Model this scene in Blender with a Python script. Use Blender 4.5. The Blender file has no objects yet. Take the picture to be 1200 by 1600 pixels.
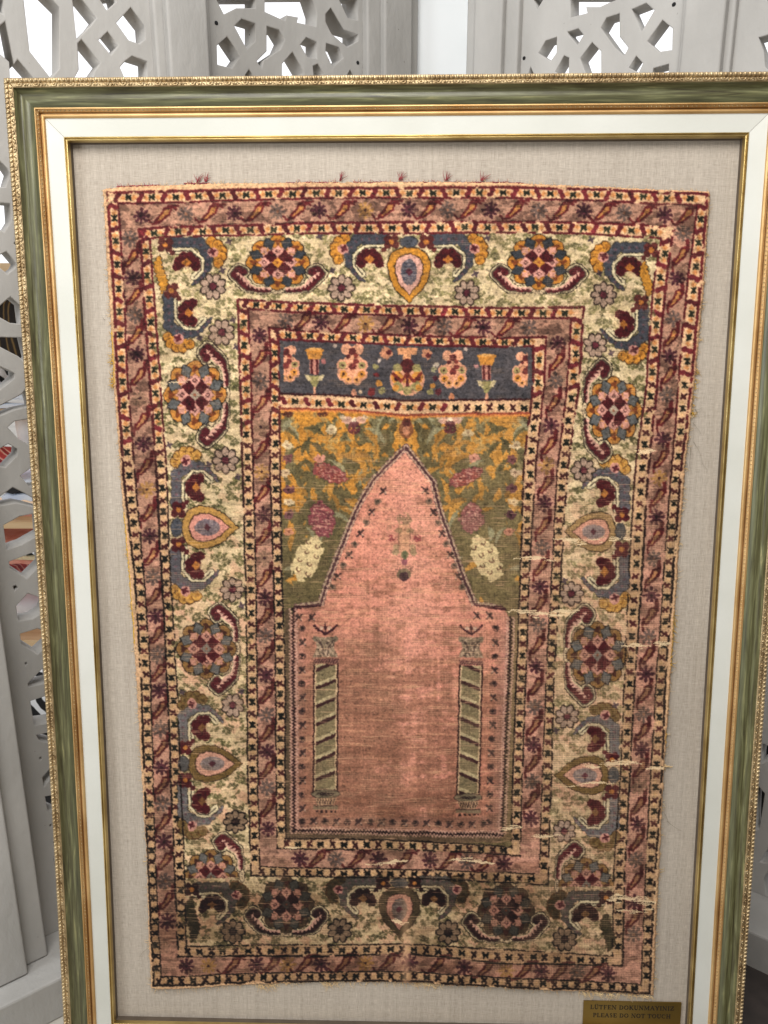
import bpy, bmesh, math, random
import numpy as np
from mathutils import Matrix, Vector
random.seed(7); RNG = np.random.default_rng(11)
S = bpy.context.scene
C = S.collection
# ------------------------------------------------------------------ camera, world, light
F = 1200.0                     # focal length measured in pixels of the 1200 x 1600 photograph
CAMH = 1.74                    # eye height above the floor
def nrm(v): v = np.array(v, float); return v/np.linalg.norm(v)
g_ = nrm([3, 4460, F]); up_ = -g_
fw_ = nrm(np.array([0, 0, 1.0]) - up_*up_[2]); rt_ = np.cross(fw_, up_)
R = np.array([rt_, fw_, up_])  # camera space (x right, y down, z forward) to world
CAM = np.array([0, 0, CAMH])
cd = bpy.data.cameras.new('camera'); cam = bpy.data.objects.new('camera', cd); C.objects.link(cam)
M = np.eye(4); M[:3, 0] = R@[1, 0, 0]; M[:3, 1] = -(R@[0, 1, 0]); M[:3, 2] = -(R@[0, 0, 1]); M[:3, 3] = CAM
cam.matrix_world = Matrix(M.tolist())
cd.sensor_fit = 'VERTICAL'; cd.sensor_height = 24; cd.lens = 18; cd.clip_start = .02; cd.clip_end = 300
S.camera = cam
W = bpy.data.worlds.new('World'); S.world = W; W.use_nodes = True
nt = W.node_tree; nt.nodes.clear()
wo = nt.nodes.new('ShaderNodeOutputWorld'); bg = nt.nodes.new('ShaderNodeBackground')
tc = nt.nodes.new('ShaderNodeTexCoord'); sp = nt.nodes.new('ShaderNodeSeparateXYZ'); cr = nt.nodes.new('ShaderNodeValToRGB')
nt.links.new(tc.outputs['Generated'], sp.inputs[0])
mr = nt.nodes.new('ShaderNodeMapRange'); mr.inputs[1].default_value = -1; mr.inputs[2].default_value = 1
nt.links.new(sp.outputs['Y'], mr.inputs[0]); nt.links.new(mr.outputs[0], cr.inputs[0])
# overcast daylight behind the screens (+Y), dimmed on the camera side (-Y) to shape the light
cr.color_ramp.elements[0].position = .30; cr.color_ramp.elements[0].color = (.15, .145, .14, 1)
cr.color_ramp.elements[1].position = .62; cr.color_ramp.elements[1].color = (1.0, 1.0, 1.03, 1)
nt.links.new(cr.outputs[0], bg.inputs[0]); bg.inputs[1].default_value = 1.25
nt.links.new(bg.outputs[0], wo.inputs[0])
def area(name, loc, target, size, power, col, sy=None):
    l = bpy.data.lights.new(name, 'AREA'); l.shape = 'RECTANGLE'; l.size = size; l.size_y = sy or size
    l.energy = power; l.color = col
    o = bpy.data.objects.new(name, l); C.objects.link(o); o.location = loc
    o.rotation_euler = (Vector(target)-Vector(loc)).to_track_quat('-Z', 'Y').to_euler(); return o
area('overhead_fill', (-.35, -.35, 3.7), (0, 1.6, 1.4), 1.7, 90, (1, .98, .955))  # unseen area lamp added above the camera to shape the falloff
area('side_fill', (-3.0, -.8, 2.1), (0, 1.6, 1.5), 1.3, 46, (.91, .955, 1.0))  # unseen area lamp added at the left for cool side light
S.view_settings.view_transform = 'Standard'; S.view_settings.look = 'None'
S.view_settings.exposure = .13; S.view_settings.gamma = 1
S.cycles.max_bounces = 6

# ------------------------------------------------------------------ helpers
def ray(x, y): return R@np.array([(x-600)/F, (y-800)/F, 1.0])
def at(x, y, Y):                 # point on the sight line through pixel x, y at distance Y
    r = ray(x, y); return CAM + r*(Y/r[1])
def tag(o, label=None, cat=None, group=None, kind=None):
    if label: o['label'] = label
    if cat: o['category'] = cat
    if group: o['group'] = group
    if kind: o['kind'] = kind
    return o
def empty(name, loc, label, cat, group=None):
    o = bpy.data.objects.new(name, None); C.objects.link(o); o.location = loc
    o.empty_display_size = .05
    return tag(o, label, cat, group)
def link(name, me, mat, parent=None, smooth=False):
    o = bpy.data.objects.new(name, me); C.objects.link(o)
    if mat: me.materials.append(mat)
    if smooth: me.shade_smooth()
    if parent:
        o.parent = parent; o.matrix_parent_inverse = Matrix.Translation(parent.location).inverted()
    return o
def mesh(name, v, f, mat, parent=None, smooth=False, uv=None):
    me = bpy.data.meshes.new(name); me.from_pydata([tuple(map(float, p)) for p in v], [], f); me.validate(); me.update()
    if uv is not None:
        ul = me.uv_layers.new(name='UVMap')
        li = np.empty(len(me.loops), np.int32); me.loops.foreach_get('vertex_index', li)
        ul.data.foreach_set('uv', np.array(uv, np.float32)[li].ravel())
    return link(name, me, mat, parent, smooth)
class MB:
    def __init__(s): s.v = []; s.f = []
    def add(s, v, f):
        n = len(s.v); s.v += [tuple(map(float, p)) for p in v]; s.f += [tuple(i+n for i in q) for q in f]
    def box(s, lo, hi, fr=lambda p: p):
        x0, y0, z0 = lo; x1, y1, z1 = hi
        s.add([fr(p) for p in [(x0,y0,z0),(x1,y0,z0),(x1,y1,z0),(x0,y1,z0),(x0,y0,z1),(x1,y0,z1),(x1,y1,z1),(x0,y1,z1)]],
              [(0,3,2,1),(4,5,6,7),(0,1,5,4),(1,2,6,5),(2,3,7,6),(3,0,4,7)])
    def tube(s, pts, r, n=4, taper=False):
        pts = [np.array(p, float) for p in pts]; base = len(s.v)
        for i, p in enumerate(pts):
            t = nrm(pts[min(i+1, len(pts)-1)]-pts[max(i-1, 0)]+1e-9)
            a = nrm(np.cross(t, [.31, .2, .93])); b = np.cross(t, a)
            rr = r*(1-.75*i/(len(pts)-1)) if taper else r
            for k in range(n):
                q = 2*math.pi*k/n; s.v.append(tuple(p+rr*(a*math.cos(q)+b*math.sin(q))))
        for i in range(len(pts)-1):
            for k in range(n):
                s.f.append((base+i*n+k, base+i*n+(k+1)%n, base+(i+1)*n+(k+1)%n, base+(i+1)*n+k))
        s.f.append(tuple(base+k for k in range(n))[::-1]); s.f.append(tuple(base+(len(pts)-1)*n+k for k in range(n)))
    def ball(s, c, r, ax=None, nu=8, nv=5):      # r = 3 radii, ax = 3 axes
        ax = ax if ax is not None else np.eye(3); c = np.array(c, float); v = [c+ax[2]*r[2]]
        for j in range(1, nv):
            ph = math.pi*j/nv
            for i in range(nu):
                th = 2*math.pi*i/nu
                v.append(c+ax[0]*r[0]*math.sin(ph)*math.cos(th)+ax[1]*r[1]*math.sin(ph)*math.sin(th)+ax[2]*r[2]*math.cos(ph))
        v.append(c-ax[2]*r[2]); f = []
        for i in range(nu): f.append((0, 1+i, 1+(i+1) % nu))
        for j in range(nv-2):
            for i in range(nu):
                a = 1+j*nu; f.append((a+i, a+nu+i, a+nu+(i+1) % nu, a+(i+1) % nu))
        a = 1+(nv-2)*nu
        for i in range(nu): f.append((len(v)-1, a+(i+1) % nu, a+i))
        s.add(v, f)
    def build(s, name, mat, parent=None, smooth=False): return mesh(name, s.v, s.f, mat, parent, smooth)
def lin(c):
    c = np.array(c, float)/255.0; return np.where(c <= .04045, c/12.92, ((c+.055)/1.055)**2.4)
def mat(name, col, rough=.7, metal=0.0, col2=None, scale=8, stretch=(1,1,1), bump=0.0, bscale=60, coord='Object', ramp=(.35,.65), detail=5, spec=.5, speck=None):
    m = bpy.data.materials.new(name); m.use_nodes = True; n = m.node_tree.nodes; L = m.node_tree.links
    b = n['Principled BSDF']; b.inputs['Roughness'].default_value = rough; b.inputs['Metallic'].default_value = metal
    b.inputs['Specular IOR Level'].default_value = spec
    c1 = (*lin(col), 1)
    t = n.new('ShaderNodeTexCoord'); mp = n.new('ShaderNodeMapping'); mp.inputs['Scale'].default_value = stretch
    L.new(t.outputs[coord], mp.inputs[0])
    if col2 is None: b.inputs['Base Color'].default_value = c1
    else:
        no = n.new('ShaderNodeTexNoise'); no.inputs['Scale'].default_value = scale; no.inputs['Detail'].default_value = detail
        L.new(mp.outputs[0], no.inputs[0])
        r = n.new('ShaderNodeValToRGB'); r.color_ramp.elements[0].position = ramp[0]; r.color_ramp.elements[1].position = ramp[1]
        r.color_ramp.elements[0].color = c1; r.color_ramp.elements[1].color = (*lin(col2), 1)
        L.new(no.outputs['Fac'], r.inputs[0]); out = r.outputs[0]
        if speck:
            n2 = n.new('ShaderNodeTexNoise'); n2.inputs['Scale'].default_value = speck[1]; n2.inputs['Detail'].default_value = 2
            L.new(t.outputs[coord], n2.inputs[0])
            r2 = n.new('ShaderNodeValToRGB'); r2.color_ramp.elements[0].position = speck[2]; r2.color_ramp.elements[1].position = speck[2]+.03
            r2.color_ramp.elements[0].color = (0,0,0,1); r2.color_ramp.elements[1].color = (1,1,1,1)
            L.new(n2.outputs['Fac'], r2.inputs[0])
            mx = n.new('ShaderNodeMix'); mx.data_type = 'RGBA'; L.new(r2.outputs[0], mx.inputs[0]); L.new(out, mx.inputs[6]); mx.inputs[7].default_value = (*lin(speck[0]), 1)
            out = mx.outputs[2]
        L.new(out, b.inputs['Base Color'])
    if bump:
        nb = n.new('ShaderNodeTexNoise'); nb.inputs['Scale'].default_value = bscale; nb.inputs['Detail'].default_value = 4
        L.new(mp.outputs[0], nb.inputs[0]); bp = n.new('ShaderNodeBump'); bp.inputs['Strength'].default_value = bump; bp.inputs['Distance'].default_value = .004
        L.new(nb.outputs['Fac'], bp.inputs['Height']); L.new(bp.outputs[0], b.inputs['Normal'])
    return m

M_stone = mat('cast_stone', (150,148,144), .85, col2=(192,190,186), scale=3.2, stretch=(1,1,.45), bump=.5, bscale=55, ramp=(.3,.7), detail=9, speck=((112,109,104), 60, .755))
M_post = mat('painted_post', (214,219,221), .55, col2=(224,228,230), scale=3)
M_floor = mat('floor_stone', (176,171,160), .6, col2=(196,191,180), scale=4, bump=.1)
M_screw = mat('screw_hole', (22,22,24), .9)
M_gold_a = mat('antique_gold', (164,140,104), .42, .85, col2=(206,184,144), scale=30, bump=.3, bscale=300)
M_gold_r = mat('red_gold', (192,152,98), .5, .75, col2=(222,188,134), scale=9, stretch=(1,1,1), bump=.12, bscale=160)
M_gold_y = mat('yellow_gold', (170,144,88), .34, .90, col2=(212,190,132), scale=11, bump=.12, bscale=200)
M_white = mat('liner_paint', (203,203,193), .5, col2=(215,215,207), scale=4, detail=8, bump=.06, bscale=200)
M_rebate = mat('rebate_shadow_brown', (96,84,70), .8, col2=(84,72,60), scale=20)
M_brass = mat('plaque_brass', (130,104,50), .38, .75, col2=(150,124,66), scale=5)
M_ink = mat('plaque_ink', (30,20,10), .7)

def green_marble():
    m = bpy.data.materials.new('green_marbled_paint'); m.use_nodes = True; n = m.node_tree.nodes; L = m.node_tree.links
    b = n['Principled BSDF']; b.inputs['Roughness'].default_value = .42; b.inputs['Coat Weight'].default_value = .12; b.inputs['Coat Roughness'].default_value = .25
    uv = n.new('ShaderNodeUVMap'); mp = n.new('ShaderNodeMapping'); mp.inputs['Scale'].default_value = (9, 190, 1); L.new(uv.outputs[0], mp.inputs[0])
    a = n.new('ShaderNodeTexNoise'); a.inputs['Scale'].default_value = 1; a.inputs['Detail'].default_value = 7; a.inputs['Roughness'].default_value = .62; a.inputs['Distortion'].default_value = .5
    L.new(mp.outputs[0], a.inputs[0])
    r = n.new('ShaderNodeValToRGB'); e = r.color_ramp.elements
    e[0].position = .30; e[0].color = (*lin((44,38,22)), 1); e[1].position = .76; e[1].color = (*lin((192,180,122)), 1)
    for p, c in ((.38, (68,64,38)), (.50, (88,86,54)), (.60, (108,108,74)), (.68, (142,136,92))):
        k = e.new(p); k.color = (*lin(c), 1)
    L.new(a.outputs['Fac'], r.inputs[0])
    # a grey green wash along the inner slope
    sp = n.new('ShaderNodeSeparateXYZ'); L.new(uv.outputs[0], sp.inputs[0])
    mm = n.new('ShaderNodeMapRange'); mm.inputs[1].default_value = .058; mm.inputs[2].default_value = .068; mm.inputs[3].default_value = .35; mm.inputs[4].default_value = 0
    L.new(sp.outputs['Y'], mm.inputs[0])
    mx = n.new('ShaderNodeMix'); mx.data_type = 'RGBA'; L.new(mm.outputs[0], mx.inputs[0]); L.new(r.outputs[0], mx.inputs[6]); mx.inputs[7].default_value = (*lin((104,110,86)), 1)
    L.new(mx.outputs[2], b.inputs['Base Color']); return m
M_green = green_marble()

def linen_mat():
    m = bpy.data.materials.new('linen'); m.use_nodes = True; n = m.node_tree.nodes; L = m.node_tree.links
    b = n['Principled BSDF']; b.inputs['Roughness'].default_value = .9; b.inputs['Specular IOR Level'].default_value = .15
    uv = n.new('ShaderNodeUVMap')
    def noise(sx, sy, det=3):
        mp = n.new('ShaderNodeMapping'); mp.inputs['Scale'].default_value = (sx, sy, 1); L.new(uv.outputs[0], mp.inputs[0])
        a = n.new('ShaderNodeTexNoise'); a.inputs['Scale'].default_value = 1; a.inputs['Detail'].default_value = det; L.new(mp.outputs[0], a.inputs[0]); return a.outputs['Fac']
    w = noise(900, 60); h = noise(60, 900); s = noise(200, 5); s2 = noise(4, 160); bl = noise(3, 2.2)
    def mth(op, x, y):
        q = n.new('ShaderNodeMath'); q.operation = op
        for i, k in enumerate((x, y)):
            if isinstance(k, (int, float)): q.inputs[i].default_value = k
            else: L.new(k, q.inputs[i])
        return q.outputs[0]
    tot = mth('ADD', mth('ADD', mth('MULTIPLY', w, .30), mth('MULTIPLY', h, .30)), mth('ADD', mth('MULTIPLY', s, .18), mth('ADD', mth('MULTIPLY', s2, .08), mth('MULTIPLY', bl, .14))))
    r = n.new('ShaderNodeValToRGB'); r.color_ramp.elements[0].position = .34; r.color_ramp.elements[1].position = .66
    r.color_ramp.elements[0].color = (*lin((152,140,127)), 1); r.color_ramp.elements[1].color = (*lin((208,197,182)), 1)
    L.new(tot, r.inputs[0]); L.new(r.outputs[0], b.inputs['Base Color'])
    bp = n.new('ShaderNodeBump'); bp.inputs['Strength'].default_value = .5; bp.inputs['Distance'].default_value = .002
    L.new(mth('ADD', w, h), bp.inputs['Height']); L.new(bp.outputs[0], b.inputs['Normal']); return m
M_linen = linen_mat()

# ------------------------------------------------------------------ the frame's own plane (leans back 7 degrees)
rd = nrm([588-600, 9350-800, F]); rr = nrm([51600, 241, -F])
rayc = lambda x, y: np.array([(x-600)/F, (y-800)/F, 1.0])
OW, OH = 1.30, 1.907                                   # opening of the frame in metres
A_ = np.array([rayc(1162, 215), -rayc(108, 222)]).T
sol = np.linalg.lstsq(A_, OW*rr, rcond=None)[0]
TL = CAM + R@(sol[1]*rayc(108, 222)); U = R@rr; V = R@rd; N = -np.cross(U, V)
if N[1] > 0: N = -N                                     # towards the viewer
def P(u, v, w): return TL + U*u + V*v + N*w
def P_arr(u, v, w): return TL[None] + u[:, None]*U + v[:, None]*V + w[:, None]*N
def proj(p):
    c = (p-CAM)@R; return 600+F*c[..., 0]/c[..., 2], 800+F*c[..., 1]/c[..., 2]
def uv_at(x, y, w):                                     # u, v where the sight line meets the plane at height w
    r = ray(x, y); o = TL+N*w; t = ((o-CAM)@N)/(r@N); q = CAM+r*t-o; return q@U, q@V

# ------------------------------------------------------------------ ground and screen walls
def sheet(name, pts, m, kind='structure'):
    return tag(mesh(name, pts, [tuple(range(len(pts)))], m), kind=kind)
sheet('floor', [(-40,-40,0), (40,-40,0), (40,60,0), (-40,60,0)], M_floor)

def poly_panel(name, outline, holes, fr, thick, m, parent):
    cu = bpy.data.curves.new(name, 'CURVE'); cu.dimensions = '2D'; cu.fill_mode = 'BOTH'; cu.extrude = thick/2; cu.bevel_depth = .0022; cu.bevel_resolution = 1
    for pl in [outline]+holes:
        s = cu.splines.new('POLY'); s.points.add(len(pl)-1); s.use_cyclic_u = True
        for i, (x, y) in enumerate(pl): s.points[i].co = (x, y, 0, 1)
    ob = bpy.data.objects.new(name, cu); C.objects.link(ob)
    me = bpy.data.meshes.new_from_object(ob.evaluated_get(bpy.context.evaluated_depsgraph_get()))
    bpy.data.objects.remove(ob)
    co = np.empty(len(me.vertices)*3, np.float32); me.vertices.foreach_get('co', co); co = co.reshape(-1, 3)
    me.vertices.foreach_set('co', np.array([fr(p[0], p[1], p[2]-thick/2-.0022) for p in co], np.float32).ravel()); me.update()
    me.name = name
    return link(name, me, m, parent)
class Plane:                                            # vertical screen plane: s along, z up, n out to the viewer
    def __init__(s, x0, y0, slope):
        s.o = np.array([x0, y0, 0.0]); s.t = nrm([1, slope, 0]); s.n = np.array([s.t[1], -s.t[0], 0])
    def p(s, a, z, n): return s.o+s.t*a+np.array([0, 0, z])+s.n*n
    def hit(s, x, y):
        r = ray(x, y); k = ((s.o-CAM)@s.n)/(r@s.n); q = CAM+r*k-s.o; return float(q@s.t), float(q[2])
PL = Plane(.084, 2.45, .78); PR = Plane(.276, 2.45, -.78)
TH = .052
hl_A = [[(34,-15),(69,-15),(94,10),(94,108),(82,122),(78,122),(45,80)], [(111,-8),(128,-3),(153,28),(143,41),(119,65)],
 [(120,67),(127,59),(159,98),(149,112),(144,127),(112,127),(122,108)], [(152,-5),(167,18),(183,4),(180,-8)],
 [(204,9),(227,39),(228,62),(218,70),(201,64),(180,35)], [(168,47),(187,71),(174,88),(152,62)],
 [(206,86),(231,94),(231,127),(196,127),(186,104),(195,94)], [(-30,-5),(6,-5),(8,27),(0,20),(-30,8)],
 [(-30,42),(-3,40),(9,29),(22,97),(27,90),(55,122),(50,140),(16,150),(13,97),(-3,83),(-30,70)],
 [(-30,247),(-3,247),(12,262),(17,270),(10,294),(-30,294)], [(-30,313),(17,316),(19,346),(7,365),(-3,358),(-30,350)],
 [(10,391),(28,412),(24,420),(12,430),(-3,418),(-20,404),(-3,398)], [(24,374),(29,379),(25,386),(20,380)],
 [(16,462),(33,476),(37,508),(15,506),(-3,496),(-20,487),(-3,478)], [(-20,525),(37,526),(45,560),(39,568),(28,558),(-3,542),(-20,536)],
 [(-20,570),(-3,570),(24,582),(24,592),(-3,613),(-20,620)], [(41,604),(33,615),(-3,634),(-20,640),(-20,652),(-3,652),(25,641),(50,636)],
 [(60,650),(60,698),(49,698),(28,687),(10,668),(22,657),(46,653)], [(-3,701),(13,692),(29,701),(28,712),(9,732),(-10,728)],
 [(30,743),(51,728),(62,728),(62,761),(45,762)], [(-20,776),(-3,776),(20,760),(40,770),(60,782),(65,797),(40,790),(25,787),(-3,792),(-20,795)],
 [(4,820),(30,806),(60,800),(63,836),(35,852),(9,861)], [(13,877),(62,858),(66,882),(42,906),(14,888)],
 [(19,916),(25,913),(30,918),(22,927)], [(24,947),(43,926),(65,933),(72,945),(67,958),(52,968),(27,972)],
 [(30,990),(59,981),(74,986),(76,1008),(59,1024),(32,1007)], [(37,1036),(42,1033),(44,1038),(40,1043)],
 [(42,1068),(66,1044),(76,1048),(78,1068),(44,1075)], [(46,1095),(80,1084),(84,1130),(52,1135)], [(55,1148),(85,1142),(87,1166),(60,1158)],
 [(60,1184),(65,1181),(67,1186),(62,1191)], [(65,1215),(86,1190),(90,1205),(68,1233)], [(69,1244),(90,1240),(92,1275),(73,1267)],
 [(76,1289),(81,1286),(83,1291),(78,1296)], [(80,1319),(92,1300),(96,1318)], [(83,1341),(96,1335),(99,1372),(88,1372)]]
hl_B = [[(335,-5),(350,24),(370,14),(400,14),(400,-5)], [(413,-8),(413,19),(446,34),(449,25),(465,28),(463,36),(495,43),(496,20),(487,-8)],
 [(377,28),(400,35),(400,65),(386,79),(365,40)], [(416,39),(436,45),(446,62),(439,78),(412,96),(410,110),(400,95),(416,79)],
 [(355,55),(377,88),(363,108),(339,102),(338,70)], [(389,106),(402,127),(375,127)], [(457,79),(475,110),(477,127),(440,127),(440,99)],
 [(478,57),(496,64),(496,93),(480,90),(468,69)], [(517,10),(537,45),(561,52),(560,65),(543,75),(517,53),(508,34),(508,21)],
 [(509,66),(530,72),(538,91),(520,107),(508,81)], [(527,-5),(543,29),(560,33),(560,-5)], [(497,98),(513,127),(490,127),(488,102)], [(547,107),(558,127),(536,127)]]
hl_C = [[(830,-5),(852,-5),(839,17)], [(863,-2),(873,9),(873,27),(864,42),(843,50),(838,64),(818,46),(842,36)],
 [(890,-8),(890,29),(919,21),(917,12),(937,12),(950,6),(968,-1),(968,-8)], [(985,13),(1010,3),(1024,15),(1002,52)],
 [(969,19),(969,56),(983,74),(975,89),(960,75),(937,43),(947,26)], [(1035,29),(1052,43),(1051,79),(1029,82),(1009,64)],
 [(904,43),(913,54),(902,72),(886,53),(885,48)], [(871,56),(870,83),(860,97),(839,83),(852,62)], [(925,64),(940,79),(940,127),(918,127),(905,90)],
 [(881,85),(890,89),(889,127),(865,112)], [(994,85),(1006,98),(998,115),(980,106)], [(1046,98),(1046,127),(1015,127),(1020,105)], [(829,101),(840,127),(819,127)]]
hl_D = [[(1183,57),(1215,48),(1230,60),(1230,108),(1205,115),(1194,105),(1192,80)], [(1190,-5),(1225,-8),(1225,5),(1205,8)],
 [(1210,980),(1240,1000),(1230,1060),(1205,1040)], [(1191,1160),(1201,1165),(1215,1150),(1212,1185),(1188,1196)], [(1182,1232),(1186,1228),(1196,1240),(1188,1297),(1180,1298)],
 [(1184,1347),(1201,1322),(1225,1310),(1215,1345),(1194,1350)], [(1192,1372),(1201,1358),(1220,1365),(1214,1404),(1196,1400)],
 [(1187,1416),(1206,1410),(1208,1424),(1190,1428),(1187,1447),(1170,1432)], [(1170,1447),(1186,1456),(1183,1480),(1196,1507),(1176,1485),(1168,1460)],
 [(1207,1425),(1225,1430),(1215,1480),(1203,1470)]]
def lattice_star(cs, cz, r):                             # eight-fold star opening used where the frame hides the wall
    hs = []
    for k in range(8):
        a = math.radians(45*k+22.5)
        def q(rad, da): return (cs+rad*r*math.cos(a+da), cz+rad*r*math.sin(a+da))
        hs.append([q(.42, -.25), q(.42, .25), q(.92, .20), q(1.0, 0), q(.92, -.20)])
    hs.append([(cs+.3*r*math.cos(math.radians(45*k)), cz+.3*r*math.sin(math.radians(45*k))) for k in range(8)]); return hs
def screen(name, pl, px0, px1, groups, label, extra, screws=()):
    s0, _ = pl.hit(px0, 60); s1, _ = pl.hit(px1, 60)
    if s0 > s1: s0, s1 = s1, s0
    e = empty(name, pl.p((s0+s1)/2, .12, -.04), label, 'screen', 'pierced stone screen panels behind the frame')
    holes = [[pl.hit(x, y) for x, y in h] for h in groups]
    for (fx, cz, r) in extra: holes += lattice_star(s0+(s1-s0)*fx, cz, r)
    holes = [h for h in holes if min(p[0] for p in h) > s0+.01 and max(p[0] for p in h) < s1-.01]
    poly_panel('lattice', [(s0, .12), (s1, .12), (s1, 2.95), (s0, 2.95)], holes, pl.p, TH, M_stone, e)
    for (x, y) in screws:
        a, z = pl.hit(x, y); mb = MB(); c = pl.p(a, z, .0005)
        mb.ball(c, (.005, .005, .0015), np.array([pl.t, [0, 0, 1], pl.n]), 10, 6); mb.build('screw_hole', M_screw, e)
    return s0, s1
# left screens are seen in two places: panel A beside the frame, panel B above it
A0, A1 = screen('lattice_screen', PL, -330, 236, hl_A, 'pierced grey stone screen panel beside the left edge of the frame', [(.84, 1.62, .085), (.84, 1.35, .085), (.84, 1.08, .085), (.84, .8, .085), (.84, .5, .085)])
B0, B1 = screen('lattice_screen', PL, 324, 566, hl_B, 'pierced grey stone screen panel left of the pale post above the frame', [(.5, 1.6, .16), (.5, 1.15, .16), (.5, .65, .16)], [(338, 36), (559, 98)])
C0, C1 = screen('lattice_screen', PR, 816, 1066, hl_C, 'pierced grey stone screen panel right of the pale post above the frame', [(.5, 1.6, .16), (.5, 1.15, .16), (.5, .65, .16)], [(1053, 7), (819, 91)])
D0, D1 = screen('lattice_screen', PR, 1150, 1600, hl_D, 'pierced grey stone screen panel at the right edge beside the frame', [(.15, 1.5, .09), (.15, 1.2, .09), (.15, .9, .09), (.15, .55, .09), (.6, 2.5, .12), (.85, 1.9, .1)])
def pillar(pl, s0, s1, label, n0=-.10, n1=.022, steps=((.35, .045),), z0=.12):
    mb = MB(); fr = lambda p: pl.p(p[0], p[2], p[1])
    mb.box((s0, n0, z0), (s1, n1, 2.97), fr)
    w = s1-s0
    for (fx, dn) in steps:
        c = (s0+s1)/2; mb.box((c-w*fx, n1-.001, z0+.001), (c+w*fx, dn, 2.969), fr)
    e = mb.build('stone_post', M_stone)
    bv = e.modifiers.new('bevel', 'BEVEL'); bv.width = .006; bv.segments = 3
    tag(e, label, 'post', 'stone posts between the screen panels'); return e
pillar(PL, A1+.0015, B0-.0015, 'grey stepped stone post between the two left screen panels', steps=((.36, .05),))
pillar(PL, B1+.0015, PL.hit(646, 60)[0], 'grey stepped stone post on the left side of the pale post', steps=((.27, .045),))
pillar(PR, PR.hit(735, 60)[0], C0-.0015, 'grey stepped stone post on the right side of the pale post', steps=((.27, .045),))
pillar(PR, C1+.0015, D0-.0015, 'grey stepped stone post between the two right screen panels', steps=((.38, .05),))
# end posts
sA = A0-.0015
pc = at(75, 1495, 1.0); 
def pilaster():
    # right edge of the near post passes through pixel 75,1495 at the plinth top
    r = ray(75, 1493); k = (.12-CAMH)/r[2]; q = CAM+r*k
    mb = MB(); t, n = PL.t, PL.n
    def fr(p): return q+t*p[0]+n*p[1]+np.array([0, 0, p[2]])
    mb.box((-.42, -.072, .0), (0, 0, 2.86), fr); mb.box((-.40, .001, .001), (-.055, .03, 2.859), fr)
    e = mb.build('stone_pilaster', M_stone); bv = e.modifiers.new('bevel', 'BEVEL'); bv.width = .005; bv.segments = 3
    tag(e, 'plain pale stone post standing on the plinth at the lower left', 'post'); return q
qp = pilaster()
# pale post in the recess
mb = MB(); a = PL.p(PL.hit(646, 60)[0], 0, 0); b = PR.p(PR.hit(735, 60)[0], 0, 0)
mb.box((a[0]-.03, 2.46, 0), (b[0]+.03, 2.62, 2.97)); o = mb.build('white_post', M_post)
tag(o, 'smooth pale bluish white post in the recess between the grey posts', 'post')
M_shade_overlay = mat('dark_shade_overlay', (46,41,38), .95, col2=(66,58,54), scale=12)
mb = MB(); mb.box((.62, -1.6, .001), (3.2, 2.6, .010)); tag(mb.build('floor_shade_overlay', M_shade_overlay), 'dark brown carpet added on the floor right of the frame to stand for shade', 'overlay')  # dark sheet added to stand for the shaded floor and cut bounce
# stepped plinth under the screens
for pl, sg, nm in ((PL, (A0-1.0, PL.hit(646, 60)[0]), 'on the left'), (PR, (PR.hit(735, 60)[0], D1+.5), 'on the right')):
    mb = MB(); fr = lambda p: pl.p(p[0], p[2], p[1])
    mb.box((sg[0], -.5, 0), (sg[1], .16, .118), fr)
    w = .46; k = sg[0]
    o = mb.build('stone_plinth', M_stone); bv = o.modifiers.new('bevel', 'BEVEL'); bv.width = .006; bv.segments = 2
    tag(o, 'low grey stone plinth under the pierced screens '+nm, 'plinth')

# ------------------------------------------------------------------ goods on the shelves behind the screens
M_wood = mat('pine_board', (214,176,128), .55, col2=(232,200,156), scale=4, stretch=(1, 14, 14))
def stripes(name, cols, scale, axis='X', rough=.85, dist=.6):
    m = bpy.data.materials.new(name); m.use_nodes = True; n = m.node_tree.nodes; L = m.node_tree.links; b = n['Principled BSDF']
    b.inputs['Roughness'].default_value = rough; t = n.new('ShaderNodeTexCoord'); w = n.new('ShaderNodeTexWave')
    w.bands_direction = axis; w.inputs['Scale'].default_value = scale; w.inputs['Distortion'].default_value = dist*4; w.inputs['Detail'].default_value = 2; w.inputs['Detail Scale'].default_value = 1.2
    L.new(t.outputs['Object'], w.inputs[0]); r = n.new('ShaderNodeValToRGB'); r.color_ramp.interpolation = 'LINEAR'
    e = r.color_ramp.elements; e[0].color = (*lin(cols[0]), 1); e[1].color = (*lin(cols[-1]), 1); e[0].position = .2; e[1].position = .9
    for i, c in enumerate(cols[1:-1]): k = e.new(.2+.7*(i+1)/(len(cols)-1)); k.color = (*lin(c), 1)
    L.new(w.outputs['Fac'], r.inputs[0]); L.new(r.outputs[0], b.inputs['Base Color']); return m
YS = 2.55
def zpx(y, x=30, Y=YS): return float(at(x, y, Y)[2])
xs0, xs1 = float(at(-140, 700, YS)[0]), float(at(150, 700, YS)[0])
sh = empty('shelving_unit', (xs0, YS, 0), 'open pine shelving seen through the left screen openings', 'shelf')
for y in (411, 643, 815, 1000):
    z = zpx(y); mb = MB(); mb.box((xs0, YS, z-.025), (xs1, YS+.34, z)); mb.build('shelf_board', M_wood, sh)
for x in (xs0-.03, xs1):
    mb = MB(); mb.box((x, YS, 0), (x+.03, YS+.36, zpx(350))); mb.build('side_panel', M_wood, sh)
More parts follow.
